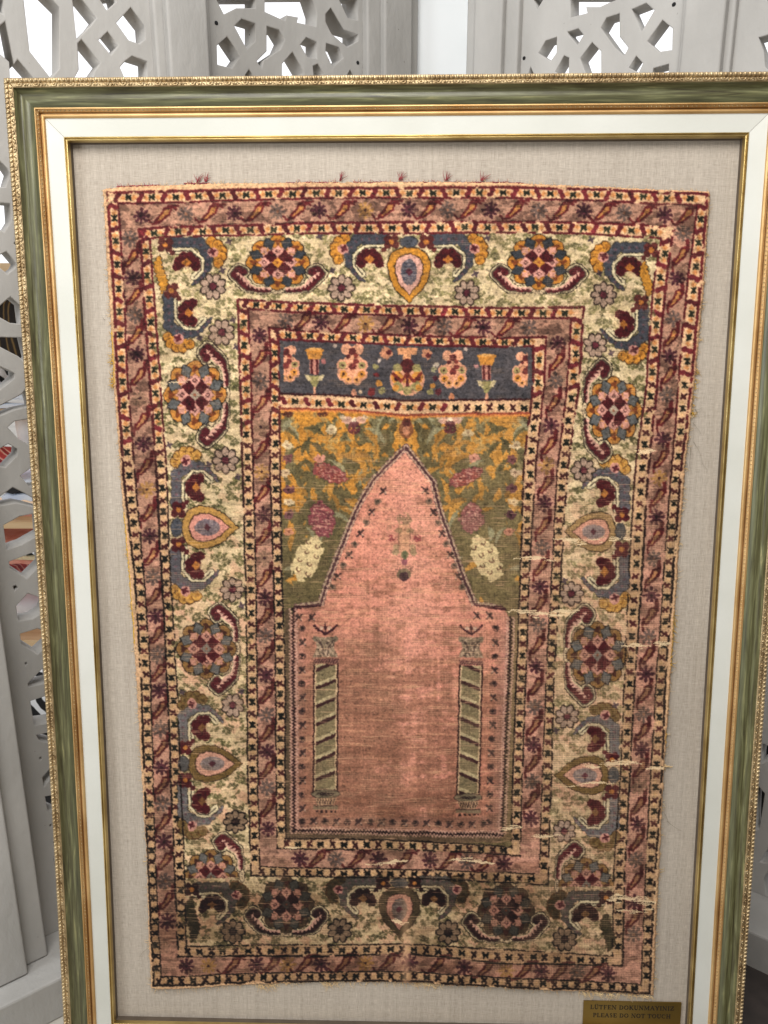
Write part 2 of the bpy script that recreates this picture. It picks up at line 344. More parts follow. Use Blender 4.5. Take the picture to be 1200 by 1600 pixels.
def cushion(name, c, sz, m, label, cat, grp='soft goods on the shelves behind the left screen'):
    bm = bmesh.new(); bmesh.ops.create_cube(bm, size=1); bmesh.ops.subdivide_edges(bm, edges=bm.edges[:], cuts=9, use_grid_fill=True)
    for v in bm.verts:
        x, y, z = v.co*2; k = (1-.72*abs(x)**3)*(1-.72*abs(z)**3)
        nx = x*(1-.08*(1-abs(z))**1); nz = z*(1-.08*(1-abs(x)))
        v.co = Vector((nx*sz[0]/2, y*sz[1]/2*k+.004*math.sin(9*x+5*z), nz*sz[2]/2))
    me = bpy.data.meshes.new(name); bm.to_mesh(me); bm.free(); o = link(name, me, m, None, True); o.location = c
    return tag(o, label, cat, grp)
def roll(name, c, r, L_, m, label, grp='rolled and folded textiles on the shelves'):
    mb = MB(); n = 18; pts = []
    for i in range(9): pts.append(np.array([-L_/2+L_*i/8, 0, 0]))
    for i, p in enumerate(pts):
        for k in range(n):
            q = 2*math.pi*k/n; rr_ = r*(1+.05*math.sin(3*q+i)); mb.v.append((p[0], rr_*math.cos(q), rr_*.8*math.sin(q)))
    for i in range(8):
        for k in range(n): mb.f.append((i*n+k, i*n+(k+1) % n, (i+1)*n+(k+1) % n, (i+1)*n+k))
    mb.f.append(tuple(range(n))[::-1]); mb.f.append(tuple(8*n+k for k in range(n)))
    o = mb.build(name, m, None, True); o.location = c; return tag(o, label, 'textile', grp)
def folded(name, c, sz, layers, mats, label, grp='rolled and folded textiles on the shelves'):
    e = empty(name, c, label, 'textile', grp)
    h = sz[2]/layers
    for i in range(layers):
        bm = bmesh.new(); bmesh.ops.create_cube(bm, size=1); bmesh.ops.subdivide_edges(bm, edges=bm.edges[:], cuts=5, use_grid_fill=True)
        for v in bm.verts:
            x, y, z = v.co*2; v.co = Vector((c[0]+x*sz[0]/2*(1-.04*(i % 2)), c[1]+y*sz[1]/2, c[2]+h*(i+.5)+z*h*.49*(1-.25*y**6)+.004*math.sin(7*x+i)*(1-z*z*.0)))
        me = bpy.data.meshes.new('fold'); bm.to_mesh(me); bm.free(); link('fold', me, mats[i % len(mats)], e, True)
    return e
M_tiger = stripes('tiger_stripe', [(30,22,16), (52,40,26), (128,100,56), (40,30,20)], 7, 'X')
M_bw = stripes('black_white_weave', [(18,18,20), (20,20,22), (236,236,236), (240,240,240)], 9, 'DIAGONAL', dist=1.4)
M_zeb = stripes('zebra_stripe', [(240,240,240), (236,236,236), (20,20,22), (20,20,22)], 5, 'Z', dist=.8)
M_bluec = mat('pale_blue_cloth', (206,216,236), .9, col2=(236,240,246), scale=14)
M_redc = stripes('red_kilim', [(178,60,58), (214,110,100), (230,190,170), (150,44,48)], 11, 'DIAGONAL')
M_cream = mat('cream_cloth', (216,196,156), .9, col2=(200,120,96), scale=18, ramp=(.5,.58))
M_coral = mat('coral_cloth', (206,124,104), .9, col2=(222,160,140), scale=20)
M_whitec = mat('white_cloth', (238,238,238), .9, col2=(210,210,212), scale=9)
M_dark = mat('black_cloth', (26,25,25), .9, col2=(44,42,42), scale=6)
def lo(x, y, d=.16): p = at(x, y, YS+d); return p
z1, z2, z3, z4 = zpx(643), zpx(815), zpx(1000), zpx(411)
p = lo(15, 515); cushion('striped_cushion', (p[0], YS+.2, p[2]), (.46, .2, .30), M_tiger, 'dark brown cushion with golden stripes behind the left screen', 'cushion')
p = lo(0, 592); cushion('patterned_cushion', (p[0]-.05, YS+.12, p[2]), (.20, .12, .13), M_bw, 'small black and white cushion below the brown striped cushion', 'cushion')
folded('folded_cloth', (lo(30, 630)[0], YS+.19, z1+.001), (.36, .26, .05), 3, [M_bluec, M_whitec], 'pale blue and white cloth folded on the upper pine board')
p = lo(45, 680); cushion('floral_cushion', (p[0]+.03, YS+.2, p[2]), (.18, .1, .16), M_whitec, 'white cushion hanging just under the upper pine board', 'cushion')
p = lo(5, 713); roll('rolled_kilim', (p[0], YS+.15, p[2]), .045, .20, M_redc, 'red and cream rolled kilim above the coral roll')
folded('folded_cloth', (lo(50, 755)[0], YS+.15, lo(50, 772)[2]), (.12, .2, .08), 3, [M_bluec, M_dark, M_bluec], 'small pile of blue and black cloth beside the frame edge')
p = lo(10, 783); roll('rolled_rug', (p[0]-.05, YS+.10, lo(10, 793)[2]), .030, .16, M_cream, 'cream rolled textile on the left of the coral roll')
p = lo(55, 783); roll('rolled_rug', (p[0]+.03, YS+.10, lo(10, 793)[2]), .030, .16, M_coral, 'coral rolled textile touching the cream roll')
folded('folded_kilim', (lo(35, 850)[0], YS+.12, lo(35, 862)[2]), (.34, .22, .085), 5, [M_coral, M_cream, M_bw, M_redc], 'stack of folded coral, cream and black kilims under the lower board')
folded('folded_kilim', (lo(35, 900)[0], YS+.12, lo(35, 905)[2]), (.34, .22, .06), 3, [M_redc, M_cream, M_redc], 'red patterned folded kilims beneath the coral stack')
p = lo(55, 950); cushion('plain_cushion', (p[0], YS+.2, p[2]), (.24, .14, .12), M_whitec, 'plain white cushion above the zebra cushion', 'cushion')
p = lo(55, 1003); cushion('zebra_cushion', (p[0], YS+.2, p[2]), (.28, .14, .11), M_zeb, 'white cushion with black zebra stripes behind the left screen', 'cushion')
p = at(62, 1110, 2.1); cushion('figured_cushion', (p[0], 2.15, p[2]), (.30, .12, .24), M_bw, 'black cushion with white figures low behind the left screen', 'cushion')
p = at(75, 1275, 2.0); cushion('black_cushion', (p[0], 2.13, p[2]+.02), (.5, .2, .42), M_dark, 'large black cushion nearest the floor behind the left screen', 'cushion')
for i, z_ in enumerate((.98, .40)):
    cushion('dark_bundle', (1.32, 2.14, z_), (.62, .24, .54), M_dark,
        ['upper black cloth bundle behind the right screen', 'lower black cloth bundle behind the right screen near the floor'][i], 'bundle', 'black cloth bundles behind the right screen')

# ------------------------------------------------------------------ picture frame
def edge_uv(side, t, d):        # point on the frame at outward distance d from the opening, t along the side (0..1 corner to corner, d included)
    bl, br, bt = .0055, .0035, .0
    if side == 0: u0, v0, u1, v1 = -d, -d, OW+d, -d                # top, left to right
    elif side == 1: u0, v0, u1, v1 = OW+d, -d, OW+d, OH+d          # right, down
    elif side == 2: u0, v0, u1, v1 = OW+d, OH+d, -d, OH+d          # bottom, right to left
    else: u0, v0, u1, v1 = -d, OH+d, -d, -d                        # left, up
    u = u0+(u1-u0)*t; v = v0+(v1-v0)*t; k = 4*t*(1-t)
    if side == 3: u += bl*k
    if side == 1: u -= br*k
    if side == 2: pass
    return u, v
LEN = [OW, OH, OW, OH]
def sweep(name, prof, m, parent, n=26, smooth=False):
    v = []; f = []; uv = []
    for side in range(4):
        b = len(v); k = len(prof)
        for i in range(n+1):
            t = i/n
            for d, w in prof:
                u_, v_ = edge_uv(side, t, d); v.append(P(u_, v_, w)); uv.append((t*LEN[side]+side*7.3, d))
        for i in range(n):
            for j in range(k-1):
                a = b+i*k+j; f.append((a, a+1, a+k+1, a+k))
    o = mesh(name, v, f, m, parent, smooth, uv)
    return o
fe = empty('picture_frame', P(OW/2, OH+.10, 0), 'large leaning picture frame with green marbled moulding, gold beading and white liner', 'frame')
def cyl(d0, d1, w0, h, n=8):    # half-round bead profile between d0 and d1
    return [(d0+(d1-d0)*(.5-.5*math.cos(math.pi*i/n)), w0+h*math.sin(math.pi*i/n)) for i in range(n+1)]
BK = -.040
def dpx(x, w): return -uv_at(x, 200, w)[0]             # outward distance of a moulding edge seen at x on the left rail, row 200
g1, g2, g3, g4, g5, g6, g7 = dpx(98.5, .005), dpx(71.5, .009), dpx(64, .012), dpx(55.5, .018), dpx(24.5, .036), dpx(17.2, .039), dpx(9.5, .040)
sweep('sight_edge', [(-.0002, -.004)]+cyl(.0, (g1*.52), .003, .0035)+[(g1*.58, .0025), (g1*.66, .0025)]+cyl(g1*.66, g1, .003, .0028, 5), M_gold_y, fe, smooth=False)
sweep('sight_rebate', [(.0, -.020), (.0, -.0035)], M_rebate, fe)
sweep('liner', [(g1, .002), (g1+.0001, .0040), (g2, .0085), (g2+.0002, .004)], M_white, fe)
sweep('inner_gold_band', [(g2, .004), (g2, .0085)]+cyl(g2, g3, .0085, .0045)+[(g3+.0003, .006), (g3+.0018, .0065), (g3+.0020, .0125), (g3+.003, .0140), (g4-.0024, .0165), (g4-.0020, .0195), (g4, .0195), (g4+.0002, .015)], M_gold_r, fe)
for cu_, cv_, su, sv in ((0, 0, -1, -1), (OW, 0, 1, -1), (OW, OH, 1, 1), (0, OH, -1, 1)):     # mitre joints of the painted liner
    mb = MB(); t_ = nrm(U*su+V*sv); o_ = nrm(np.cross(t_, N)); a_, b_ = P(cu_+su*g1*1.02, cv_+sv*g1*1.02, .0043), P(cu_+su*g2*.99, cv_+sv*g2*.99, .0088); w_ = .0002
    mb.add([a_-o_*w_, a_+o_*w_, b_+o_*w_, b_-o_*w_, a_-o_*w_-N*.001, a_+o_*w_-N*.001, b_+o_*w_-N*.001, b_-o_*w_-N*.001], [(0,1,2,3),(0,4,5,1),(1,5,6,2),(2,6,7,3),(3,7,4,0)]); mb.build('mitre_joint', M_rebate, fe)
cove = [(g4+(g5-g4)*x, w) for x, w in ((0,.0175),(.06,.0195),(.16,.0225),(.28,.0245),(.42,.0255),(.56,.0252),(.66,.0246),(.74,.0250),(.80,.0262),(.87,.0290),(.94,.0325),(1.0,.0360))]
sweep('green_moulding', cove, M_green, fe, n=40, smooth=True)
sweep('outer_gold_band', [(g5-.0002, .0345), (g5-.0002, .0370), (g5+.0014, .0382), (g6-.0014, .0388), (g6, .0370)]+cyl(g6+.0005, g7, .0372, .003)+[(g7+.0006, .035), (g7+.0012, .010), (g7+.0012, BK), (.02, BK)], M_gold_a, fe)
cB, cO, cF = (g6+g7)/2, (g5+g6)/2, (g3+g4)/2
def along(side, spacing, d):
    Ls = LEN[side]+2*d; n = int(Ls/spacing); return [(i+.5)/n for i in range(n)]
def frame_axes(side):
    t = {0: U, 1: V, 2: -U, 3: -V}[side]; q = {0: -V, 1: U, 2: V, 3: -U}[side]; return t, q
mb = MB()
for side in range(4):
    T, Q = frame_axes(side)
    for t in along(side, .0088, cB):
        u_, v_ = edge_uv(side, t, cB); a1 = nrm(T*.9+Q*.55); a2 = nrm(np.cross(N, a1))
        mb.ball(P(u_, v_, .0395), (.0034, .0045, .0034), np.array([a1*1.0, a2, N]), 7, 5)
mb.build('rope_beading', M_gold_a, fe, True)
mb = MB()
for side in range(4):
    T, Q = frame_axes(side)
    for j, t in enumerate(along(side, .0325, cO)):
        u_, v_ = edge_uv(side, t, cO); c = P(u_, v_, .0388)
        pts = [c+T*(.0062*math.cos(a))+Q*(.0024-.0050*math.sin(a))+N*.0006 for a in [math.radians(q) for q in range(-10, 191, 25)]]
        mb.tube(pts, .0013, 5); mb.ball(c+Q*.0012, (.0026, .0020, .0020), np.array([T, Q, N]), 6, 4)
        mb.ball(c+T*.0115, (.0026, .0026, .0026), np.array([T, Q, N]), 6, 4)
        mb.tube([c+T*.0150-Q*.002, c+T*.0185+Q*.0022, c+T*.0225-Q*.001], .0012, 4)
mb.build('scroll_ornament', M_gold_a, fe, True)
mb = MB()
for side in range(4):
    T, Q = frame_axes(side)
    for j, t in enumerate(along(side, .0042, cF)):
        u_, v_ = edge_uv(side, t, cF+.0006+(.0011 if j % 2 else -.0011))
        mb.ball(P(u_, v_, .0152), (.0014, .0019, .0013), np.array([T, Q, N]), 5, 3)
mb.build('fine_beading', M_gold_a, fe, True)
# backing cloth
LW = -.016
nx, ny = 60, 80; v = []; uvs = []
for j in range(ny+1):
    for i in range(nx+1):
        u_, v_ = -.02+(OW+.04)*i/nx, -.02+(OH+.04)*j/ny; v.append(P(u_, v_, LW+.0006*math.sin(5*u_+3*v_))); uvs.append((u_, v_))
f = [(j*(nx+1)+i, (j+1)*(nx+1)+i, (j+1)*(nx+1)+i+1, j*(nx+1)+i+1) for j in range(ny) for i in range(nx)]
mesh('backing_cloth', v, f, M_linen, fe, True, uvs)
mb = MB(); mb.box((-.10, -.10, BK-.004), (OW+.10, OH+.10, BK), lambda p: P(*p)); mb.build('back_board', M_wood, fe)

# plaque
pu0, pv0 = uv_at(912, 1564, LW+.004); pu1, _ = uv_at(1065, 1566, LW+.004); pv1 = pv0+.078
pe = empty('plaque', P((pu0+pu1)/2, pv1, LW), 'small brass plaque with dark lettering in the lower right of the linen', 'sign')
mb = MB(); mb.box((pu0, pv0, LW+.0015), (pu1, pv1, LW+.004), lambda p: P(*p)); o = mb.build('plate', M_brass, pe)
def arc_(cx, cy, rx, ry, a0, a1, n=10): return [(cx+rx*math.cos(math.radians(a0+(a1-a0)*i/n)), cy+ry*math.sin(math.radians(a0+(a1-a0)*i/n))) for i in range(n+1)]
TK, TN = .17, .075
def V_(x, y0=0, y1=1, w=TK): return ([(x, y0), (x, y1)], w)
def sf(x, y, k=.13): return ([(x-k, y), (x+k, y)], TN*.8)
GLY = {'L': (.66, [V_(.18), sf(.18,1), ([(.05,.04),(.62,.04)],TN), ([(.60,.04),(.62,.28)],TN)]), 'U': (.84, [([(.2,1),(.2,.32)]+arc_(.44,.32,.24,.29,180,300),TK), ([(.56,.07),(.68,.3),(.68,1)],TN), sf(.2,1), sf(.68,1)]),
 'T': (.76, [V_(.38), ([(.04,.96),(.72,.96)],TN), ([(.05,.96),(.04,.74)],TN), ([(.71,.96),(.72,.74)],TN), sf(.38,0)]), 'F': (.68, [V_(.2), sf(.2,0), ([(.08,.96),(.64,.96)],TN), ([(.2,.52),(.5,.52)],TN), ([(.63,.96),(.64,.74)],TN)]),
 'E': (.72, [V_(.2), ([(.08,.96),(.66,.96)],TN), ([(.2,.52),(.52,.52)],TN), ([(.08,.04),(.68,.04)],TN), ([(.65,.96),(.66,.74)],TN), ([(.67,.04),(.68,.28)],TN)]), 'N': (.90, [V_(.18,0,1,TN), V_(.74,0,1,TN), ([(.18,1),(.74,0)],TK), sf(.16,0), sf(.74,1), ([(.04,1),(.2,1)],TN*.8)]),
 'D': (.84, [V_(.2), ([(.08,.96),(.4,.96)]+arc_(.4,.5,.34,.46,88,60,3),TN), (arc_(.4,.5,.32,.44,62,-62),TK*.9), ([(.08,.04),(.4,.04)]+arc_(.4,.5,.34,.46,-88,-60,3),TN)]), 'O': (.90, [(arc_(.45,.5,.33,.46,60,-60),TK*.9), (arc_(.45,.5,.33,.46,120,240),TK*.9), (arc_(.45,.5,.33,.47,55,125,6),TN), (arc_(.45,.5,.33,.47,-55,-125,6),TN)]),
 'K': (.84, [V_(.2), sf(.2,0), sf(.2,1), ([(.28,.44),(.68,1)],TN), ([(.38,.58),(.72,0)],TK), sf(.70,1), sf(.72,0)]), 'M': (1.08, [V_(.18,0,1,TN), V_(.88,0,1,TK), ([(.2,1),(.52,.12)],TK*.9), ([(.52,.12),(.86,1)],TN), sf(.17,0), sf(.88,0), sf(.14,1,.1), sf(.92,1,.1)]),
 'A': (.86, [([(.42,1),(.74,0)],TK), ([(.42,1),(.12,0)],TN), ([(.22,.34),(.60,.34)],TN), sf(.12,0), sf(.74,0)]), 'Y': (.82, [([(.12,1),(.42,.45)],TK*.9), ([(.70,1),(.42,.45)],TN), V_(.42,0,.48), sf(.12,1), sf(.70,1), sf(.42,0)]),
 'I': (.42, [V_(.21), sf(.21,0), sf(.21,1)]), 'Z': (.74, [([(.08,.96),(.66,.96)],TN), ([(.64,.95),(.1,.05)],TK*.9), ([(.08,.04),(.68,.04)],TN), ([(.09,.96),(.07,.74)],TN), ([(.67,.04),(.69,.28)],TN)]),
 'P': (.72, [V_(.2), sf(.2,0), ([(.08,.96),(.4,.96)],TN), (arc_(.38,.73,.24,.22,85,-85),TK*.8), ([(.2,.50),(.4,.50)],TN)]), 'S': (.64, [(arc_(.33,.73,.2,.22,40,180,8)+[(.24,.58),(.44,.42)],TN*1.4), ([(.24,.60),(.44,.40)],TK), (arc_(.31,.26,.2,.22,0,-150,8),TN*1.4), ([(.44,.42),(.51,.26)],TN*1.4)]),
 'C': (.82, [(arc_(.46,.5,.34,.46,120,240),TK*.9), (arc_(.46,.5,.34,.47,50,125,6),TN), (arc_(.46,.5,.34,.47,-50,-125,6),TN), ([(.69,.86),(.70,.66)],TN)]), 'H': (.90, [V_(.2), V_(.70), ([(.2,.52),(.7,.52)],TN), sf(.2,0), sf(.2,1), sf(.7,0), sf(.7,1)])}
def text(s, u, v, h, w, width, parent, m):
    tot = sum(GLY[c.replace('Ü', 'U')][0]+.06 if c != ' ' else .42 for c in s); k = width/tot; x = u-width/2; mb = MB(); lay = 0
    for c in s:
        if c == ' ': x += .42*k; continue
        gw, st = GLY[c.replace('Ü', 'U')]; st = list(st)
        if c == 'Ü': st += [([(.30,1.14),(.30,1.26)],.11), ([(.56,1.14),(.56,1.26)],.11)]
        for pl_, wd in st:
            for (x0, y0), (x1, y1) in zip(pl_[:-1], pl_[1:]):
                L = math.hypot(x1-x0, y1-y0)+1e-9; dx, dy = (x1-x0)/L, (y1-y0)/L; e = .02; x0_, y0_, x1_, y1_ = x0-dx*e, y0-dy*e, x1+dx*e, y1+dy*e; lay = (lay+1) % 9; z_ = w+.0003+lay*.00002
                q = [(x0_-dy*wd/2, y0_+dx*wd/2), (x1_-dy*wd/2, y1_+dx*wd/2), (x1_+dy*wd/2, y1_-dx*wd/2), (x0_+dy*wd/2, y0_-dx*wd/2)]
                p_ = [P(x+a_*k, v-b_*h, z_) for a_, b_ in q]+[P(x+a_*k, v-b_*h, w-.0004) for a_, b_ in q]
                mb.add(p_, [(0,1,2,3),(0,4,5,1),(1,5,6,2),(2,6,7,3),(3,7,4,0)])
        x += (gw+.06)*k
    return mb.build('lettering', m, parent)
pw = pu1-pu0
text('LÜTFEN DOKUNMAYINIZ', (pu0+pu1)/2, pv0+.0195, .0100, LW+.0042, pw*.86, pe, M_ink)
text('PLEASE DO NOT TOUCH', (pu0+pu1)/2, pv0+.0395, .0098, LW+.0042, pw*.80, pe, M_ink)

#RUG#
# ------------------------------------------------------------------ the rug's woven design, drawn knot by knot
def vnoise(x, y, seed=0):
    xi = np.floor(x).astype(np.int64); yi = np.floor(y).astype(np.int64); fx = x-xi; fy = y-yi
    fx = fx*fx*(3-2*fx); fy = fy*fy*(3-2*fy)
    def h(a, b):
        n = (a*374761393 + b*668265263 + seed*1274126177) & 0xffffffff
        n = ((n ^ (n >> 13))*1274126177) & 0xffffffff; return ((n ^ (n >> 16)) & 0xffff)/65535.0
    return (h(xi, yi)*(1-fx)+h(xi+1, yi)*fx)*(1-fy)+(h(xi, yi+1)*(1-fx)+h(xi+1, yi+1)*fx)*fy
def fbm(x, y, seed=0, o=4):
    s = 0; a = .5; t = 0
    for i in range(o): s = s+a*vnoise(x*2**i, y*2**i, seed+i*17); t += a; a *= .55
    return s/t
def sm(x, a, b): t = np.clip((x-a)/(b-a), 0, 1); return t*t*(3-2*t)
# stripe lines of the border measured as y(x) along the top and bottom, x(y) along the two sides, outermost first
LT = [([160,190,340,470,630,790,908,1010,1108],[295,291,286,285,284,285,290,294.5,299]),
 ([160,190,470,630,790,908,1026,1115],[303,301.5,295.3,295,294,296,301.6,305]),
 ([180,191,470,630,790,908,1026,1090],[320,319.3,311.3,310.5,311,313.5,319.5,321.5]),
 ([200,257,470,630,790,908,1026,1055],[361,355.9,350,348,347.5,349,354,357]),
 ([220,257,470,630,790,908,1026,1035],[375,371,366,365.5,364.5,366.3,373,374.5]),
 ([360,374,470,630,790,908],[468.7,468.7,474,479,482,481]),
 ([380,391,470,630,790,895],[483,483,489,494,496.7,498]),
 ([415,423,470,630,790,855],[513,513,518,524.7,529,527.5]),
 ([430,437,470,500,560,630,790,835],[529,530,532,534,536,540,542,541.5])]
LB = [([230,250,360,500,640,790,900,1025],[1542,1545,1540,1534,1535,1543,1549,1556]),
 ([235,250,500,640,790,900,1016],[1536,1536,1530,1529.5,1537.5,1543,1551]),
 ([245,250,500,640,790,900,1005],[1523,1522.7,1516,1515,1523.7,1530,1537.5]),
 ([278,300,500,640,790,972],[1491,1490.7,1491,1487.5,1501,1507]),
 ([290,300,500,640,790,957],[1474.7,1474.7,1473.7,1472.5,1480,1491.5]),
 ([390,500,640,790,856],[1366.7,1367.5,1370,1376,1379.5]),
 ([405,500,640,790,843],[1352.5,1353.7,1356,1361,1362.7]),
 ([430,500,640,790,813],[1323,1323.7,1325,1332.5,1334.7]),
 ([444,500,640,790,800],[1308,1307.5,1311,1320,1321])]
LL = [([290,377,450,590,740,900,1060,1220,1353,1487,1545],[160,165,169,176.7,187.9,200.7,213,221,229,232.7,236]),
 ([300,377,590,740,900,1060,1220,1353,1487,1536],[169,175,184.7,195.3,212.7,222.7,227,232.7,239.3,242]),
 ([319,377,590,740,900,1060,1220,1353,1487,1523],[186,191,200.7,212.7,227.3,237.3,241,244.7,251.3,253]),
 ([355,377,590,740,900,1060,1220,1353,1490],[219,220.7,234.8,246,255.3,262.7,269,274,280]),
 ([371,377,590,740,900,1060,1220,1353,1475],[235,236,251.3,261.5,268.7,277.3,284,289.5,293]),
 ([468,537,740,900,1060,1220,1366],[372,374.8,380.7,384.7,387.5,388.2,393]),
 ([483,537,740,900,1060,1220,1352],[388,391.3,396.7,400.7,402.7,403.5,406.5]),
 ([513,537,740,900,1060,1220,1323],[421,423.3,423.3,428.7,431.5,432.5,434]),
 ([530,590,740,900,1060,1220,1308],[436,436.7,438.8,441.2,446.7,446,447])]
LR = [([298,446,600,730,900,1050,1210,1353,1487,1552],[1110,1100.8,1086,1071,1058.7,1049,1037.5,1030.7,1024,1022]),
 ([304,446,600,730,900,1050,1210,1353,1487,1550],[1103,1092.5,1078.8,1062.5,1050,1038,1032,1022.7,1016,1014]),
 ([321,446,600,730,900,1050,1210,1353,1487,1537],[1088,1071.9,1058.5,1047.5,1036,1024,1014.7,1008,1002.7,1001]),
 ([356,446,600,730,900,1050,1210,1353,1507],[1051,1039,1025,1011,1002,990.7,982.7,974.7,972]),
 ([374,446,600,730,900,1050,1210,1353,1491],[1032,1019.6,1008.7,990.5,981,974.7,968,958,956.5]),
 ([480,600,730,900,1050,1210,1353,1380],[911,904,886,875,865,861,856,855]),
 ([497,600,730,900,1050,1210,1353,1363],[892,885.5,870,861,853,846.7,842.7,842]),
 ([527,600,730,900,1050,1210,1335],[852,849,836,826,821,815.5,812]),
 ([541,600,730,900,1050,1210,1320],[832.6,832,817.5,812.5,806.7,800.8,798.5])]
def lines(k, X, Y):
    return (np.interp(X, *LT[k]), np.interp(X, *LB[k]), np.interp(Y, *LL[k]), np.interp(Y, *LR[k]))
def paint(PX, PY):
    H, Wd = PX.shape
    jx = (RNG.random((H, Wd))-.5)*.9; jy = (RNG.random((H, Wd))-.5)*.9
    X = PX+jx+2.0*(fbm(PX/16, PY/16, 3)-.5)+1.6*(vnoise(PX/3, PY/3, 8)-.5)
    Y = PY+jy+2.0*(fbm(PX/16, PY/16, 4)-.5)+1.6*(vnoise(PX/3, PY/3, 9)-.5)
    CV = np.zeros((H, Wd, 3)); HT = np.ones((H, Wd))          # colour 0..255 and relative pile height
    # inverse lookup of rows and columns for a bounding box
    rowY = PY[:, Wd//2]; colX0 = PX[0]; colX1 = PX[-1]; rowYa = PY[:, 0]; rowYb = PY[:, -1]
    def box(x0, x1, y0, y1):
        r0 = min(np.searchsorted(rowYa, y0), np.searchsorted(rowYb, y0))-2; r1 = max(np.searchsorted(rowYa, y1), np.searchsorted(rowYb, y1))+2
        r0 = max(r0, 0); r1 = min(r1, H); 
        if r1 <= r0: return None
        a, b = PX[r0], PX[r1-1]
        c0 = max(min(np.searchsorted(a, x0), np.searchsorted(b, x0))-2, 0); c1 = min(max(np.searchsorted(a, x1), np.searchsorted(b, x1))+2, Wd)
        return (slice(r0, r1), slice(c0, c1)) if c1 > c0 else None
    class Loc:
        def __init__(s, cx, cy, o='T', sa=1, sb=1, ext=60, flip=1):
            e = ext*max(sa, sb); s.ok = box(cx-e, cx+e, cy-e, cy+e)
            if s.ok is None: s.ok = (slice(0, 1), slice(0, 1))
            x = X[s.ok]-cx; y = Y[s.ok]-cy
            if o == 'T': a, b = x, y
            elif o == 'L': a, b = y, x
            else: a, b = y, -x
            s.a = a/sa*flip; s.b = b/sb
        def put(s, m, c, k=1.0, h=None):
            t = CV[s.ok]; t[m] = t[m]*(1-k)+np.array(c, float)*k
            if h is not None: HT[s.ok][m] = h
        def circ(s, a, b, r, rb=None): return ((s.a-a)/r)**2+((s.b-b)/(rb or r))**2 < 1
        def poly(s, pts):
            m = np.zeros(s.a.shape, bool); n = len(pts)
            for i in range(n):
                x0, y0 = pts[i]; x1, y1 = pts[(i+1) % n]
                if y0 == y1: continue
                m ^= ((y0 > s.b) != (y1 > s.b)) & (s.a < (x1-x0)*(s.b-y0)/(y1-y0)+x0)
            return m
        def line(s, pts):
            d = np.full(s.a.shape, 1e9); arc = np.zeros(s.a.shape); sd = np.zeros(s.a.shape); L0 = 0
            for (x0, y0), (x1, y1) in zip(pts[:-1], pts[1:]):
                dx, dy = x1-x0, y1-y0; L = math.hypot(dx, dy)+1e-9; t = np.clip(((s.a-x0)*dx+(s.b-y0)*dy)/L**2, 0, 1)
                q = np.hypot(s.a-x0-t*dx, s.b-y0-t*dy); k = q < d
                d = np.where(k, q, d); arc = np.where(k, L0+t*L, arc); sd = np.where(k, np.sign(dx*(s.b-y0)-dy*(s.a-x0)), sd); L0 += L
            return d, arc, sd
    # --- regions
    ins = []
    for k in range(9):
        t, b, l, r = lines(k, X, Y); ins.append((Y > t) & (Y < b) & (X > l) & (X < r))
    def mixc(c1, c2, n): n = n[..., None]; return np.array(c1, float)*(1-n)+np.array(c2, float)*n
    low = sm(PY, 560, 1000)                                     # worn, less saturated towards the middle and foot
    rt = sm(PX, 640, 900)*sm(PY, 620, 900)                      # bare foundation on the right
    n1 = fbm(PX/30, PY/22, 21); n2 = fbm(PX/9, PY/5, 22); n3 = fbm(PX/70, PY/60, 23)
    CV[:] = mixc((206,178,138), (212,168,130), n1)              # edge web
    def fill(m, c): CV[m] = c[m]
    guard = mixc((220,190,148), (216,172,136), n2); guard = guard*(1-low[..., None])+mixc((194,164,122), (206,162,128), n1)*low[..., None]
    pink = mixc((178,136,116), (206,154,134), sm(n1+.35*(rt-.5)+.25*(n2-.5), .3, .75)); pink = pink*(1-.5*low[..., None])+mixc((182,136,116), (210,152,132), sm(n1+.3*rt, .3, .8))*.5*low[..., None]
    gtop = mixc((216,201,163), (208,190,154), sm(n2*.5+n1*.5, .35, .65)); glow = mixc((210,192,152), (218,188,152), sm(n1+.25*rt, .35, .8))
    ground = gtop*(1-low[..., None])+glow*low[..., None]
    gn = fbm(PX/11+2*fbm(PX/25, PY/25, 5), PY/8, 31, 3)*(.8+.2*(vnoise(PX/2.2, PY/2.2, 35)))
    gsh = sm(fbm(PX/38, PY/34, 36), .42, .58); gr = sm(gn, .50-.07*gsh, .53-.05*gsh)*(.04+.24*fbm(PX/6, PY/2.4, 37)); ground = ground*(1-gr[..., None])+mixc((150,142,88), (128,118,74), n2)*gr[..., None]
    pk = sm(fbm((PX+PY)/34, (PX-PY)/16, 33), .56, .64)*.45*low; ground = ground*(1-pk[..., None])+np.array((222,162,136.))*pk[..., None]
    fill(ins[1], guard); fill(ins[2], pink); fill(ins[3], guard); fill(ins[4], ground)
    fill(ins[5], guard); fill(ins[6], pink); fill(ins[7], guard)
    field = ins[8]
    for m_ in (ins[1] & ~ins[2], ins[3] & ~ins[4], ins[5] & ~ins[6], ins[7] & ~ins[8]): HT[m_] = .9
    # --- field: blue panel, spandrels, arch
    ybt = 615+(np.interp(X, [436,540,632,832], [0,3,11,9])); ysp = ybt+23-(X-436)*.004
    blue = mixc((76,78,90), (104,98,102), n2); fill(field & (Y < ybt), blue)
    fill(field & (Y >= ybt) & (Y < ysp), guard)
    span = field & (Y >= ysp)
    xs = np.abs(X-634)
    leaf = .5*fbm((xs+Y*.5)/11+1.5*fbm(xs/25, Y/25, 41), (Y-xs*.4)/26, 42, 2)+.5*fbm((xs-Y*.7)/12, (Y+xs*.6)/24, 46, 2); g = sm(Y, 660, 900)
    edgey = sm(xs, 110, 190)*.12
    om = sm(leaf-.27*g+.016*(1-g)+edgey*(Y < 830)-.02*rt, .475, .515)
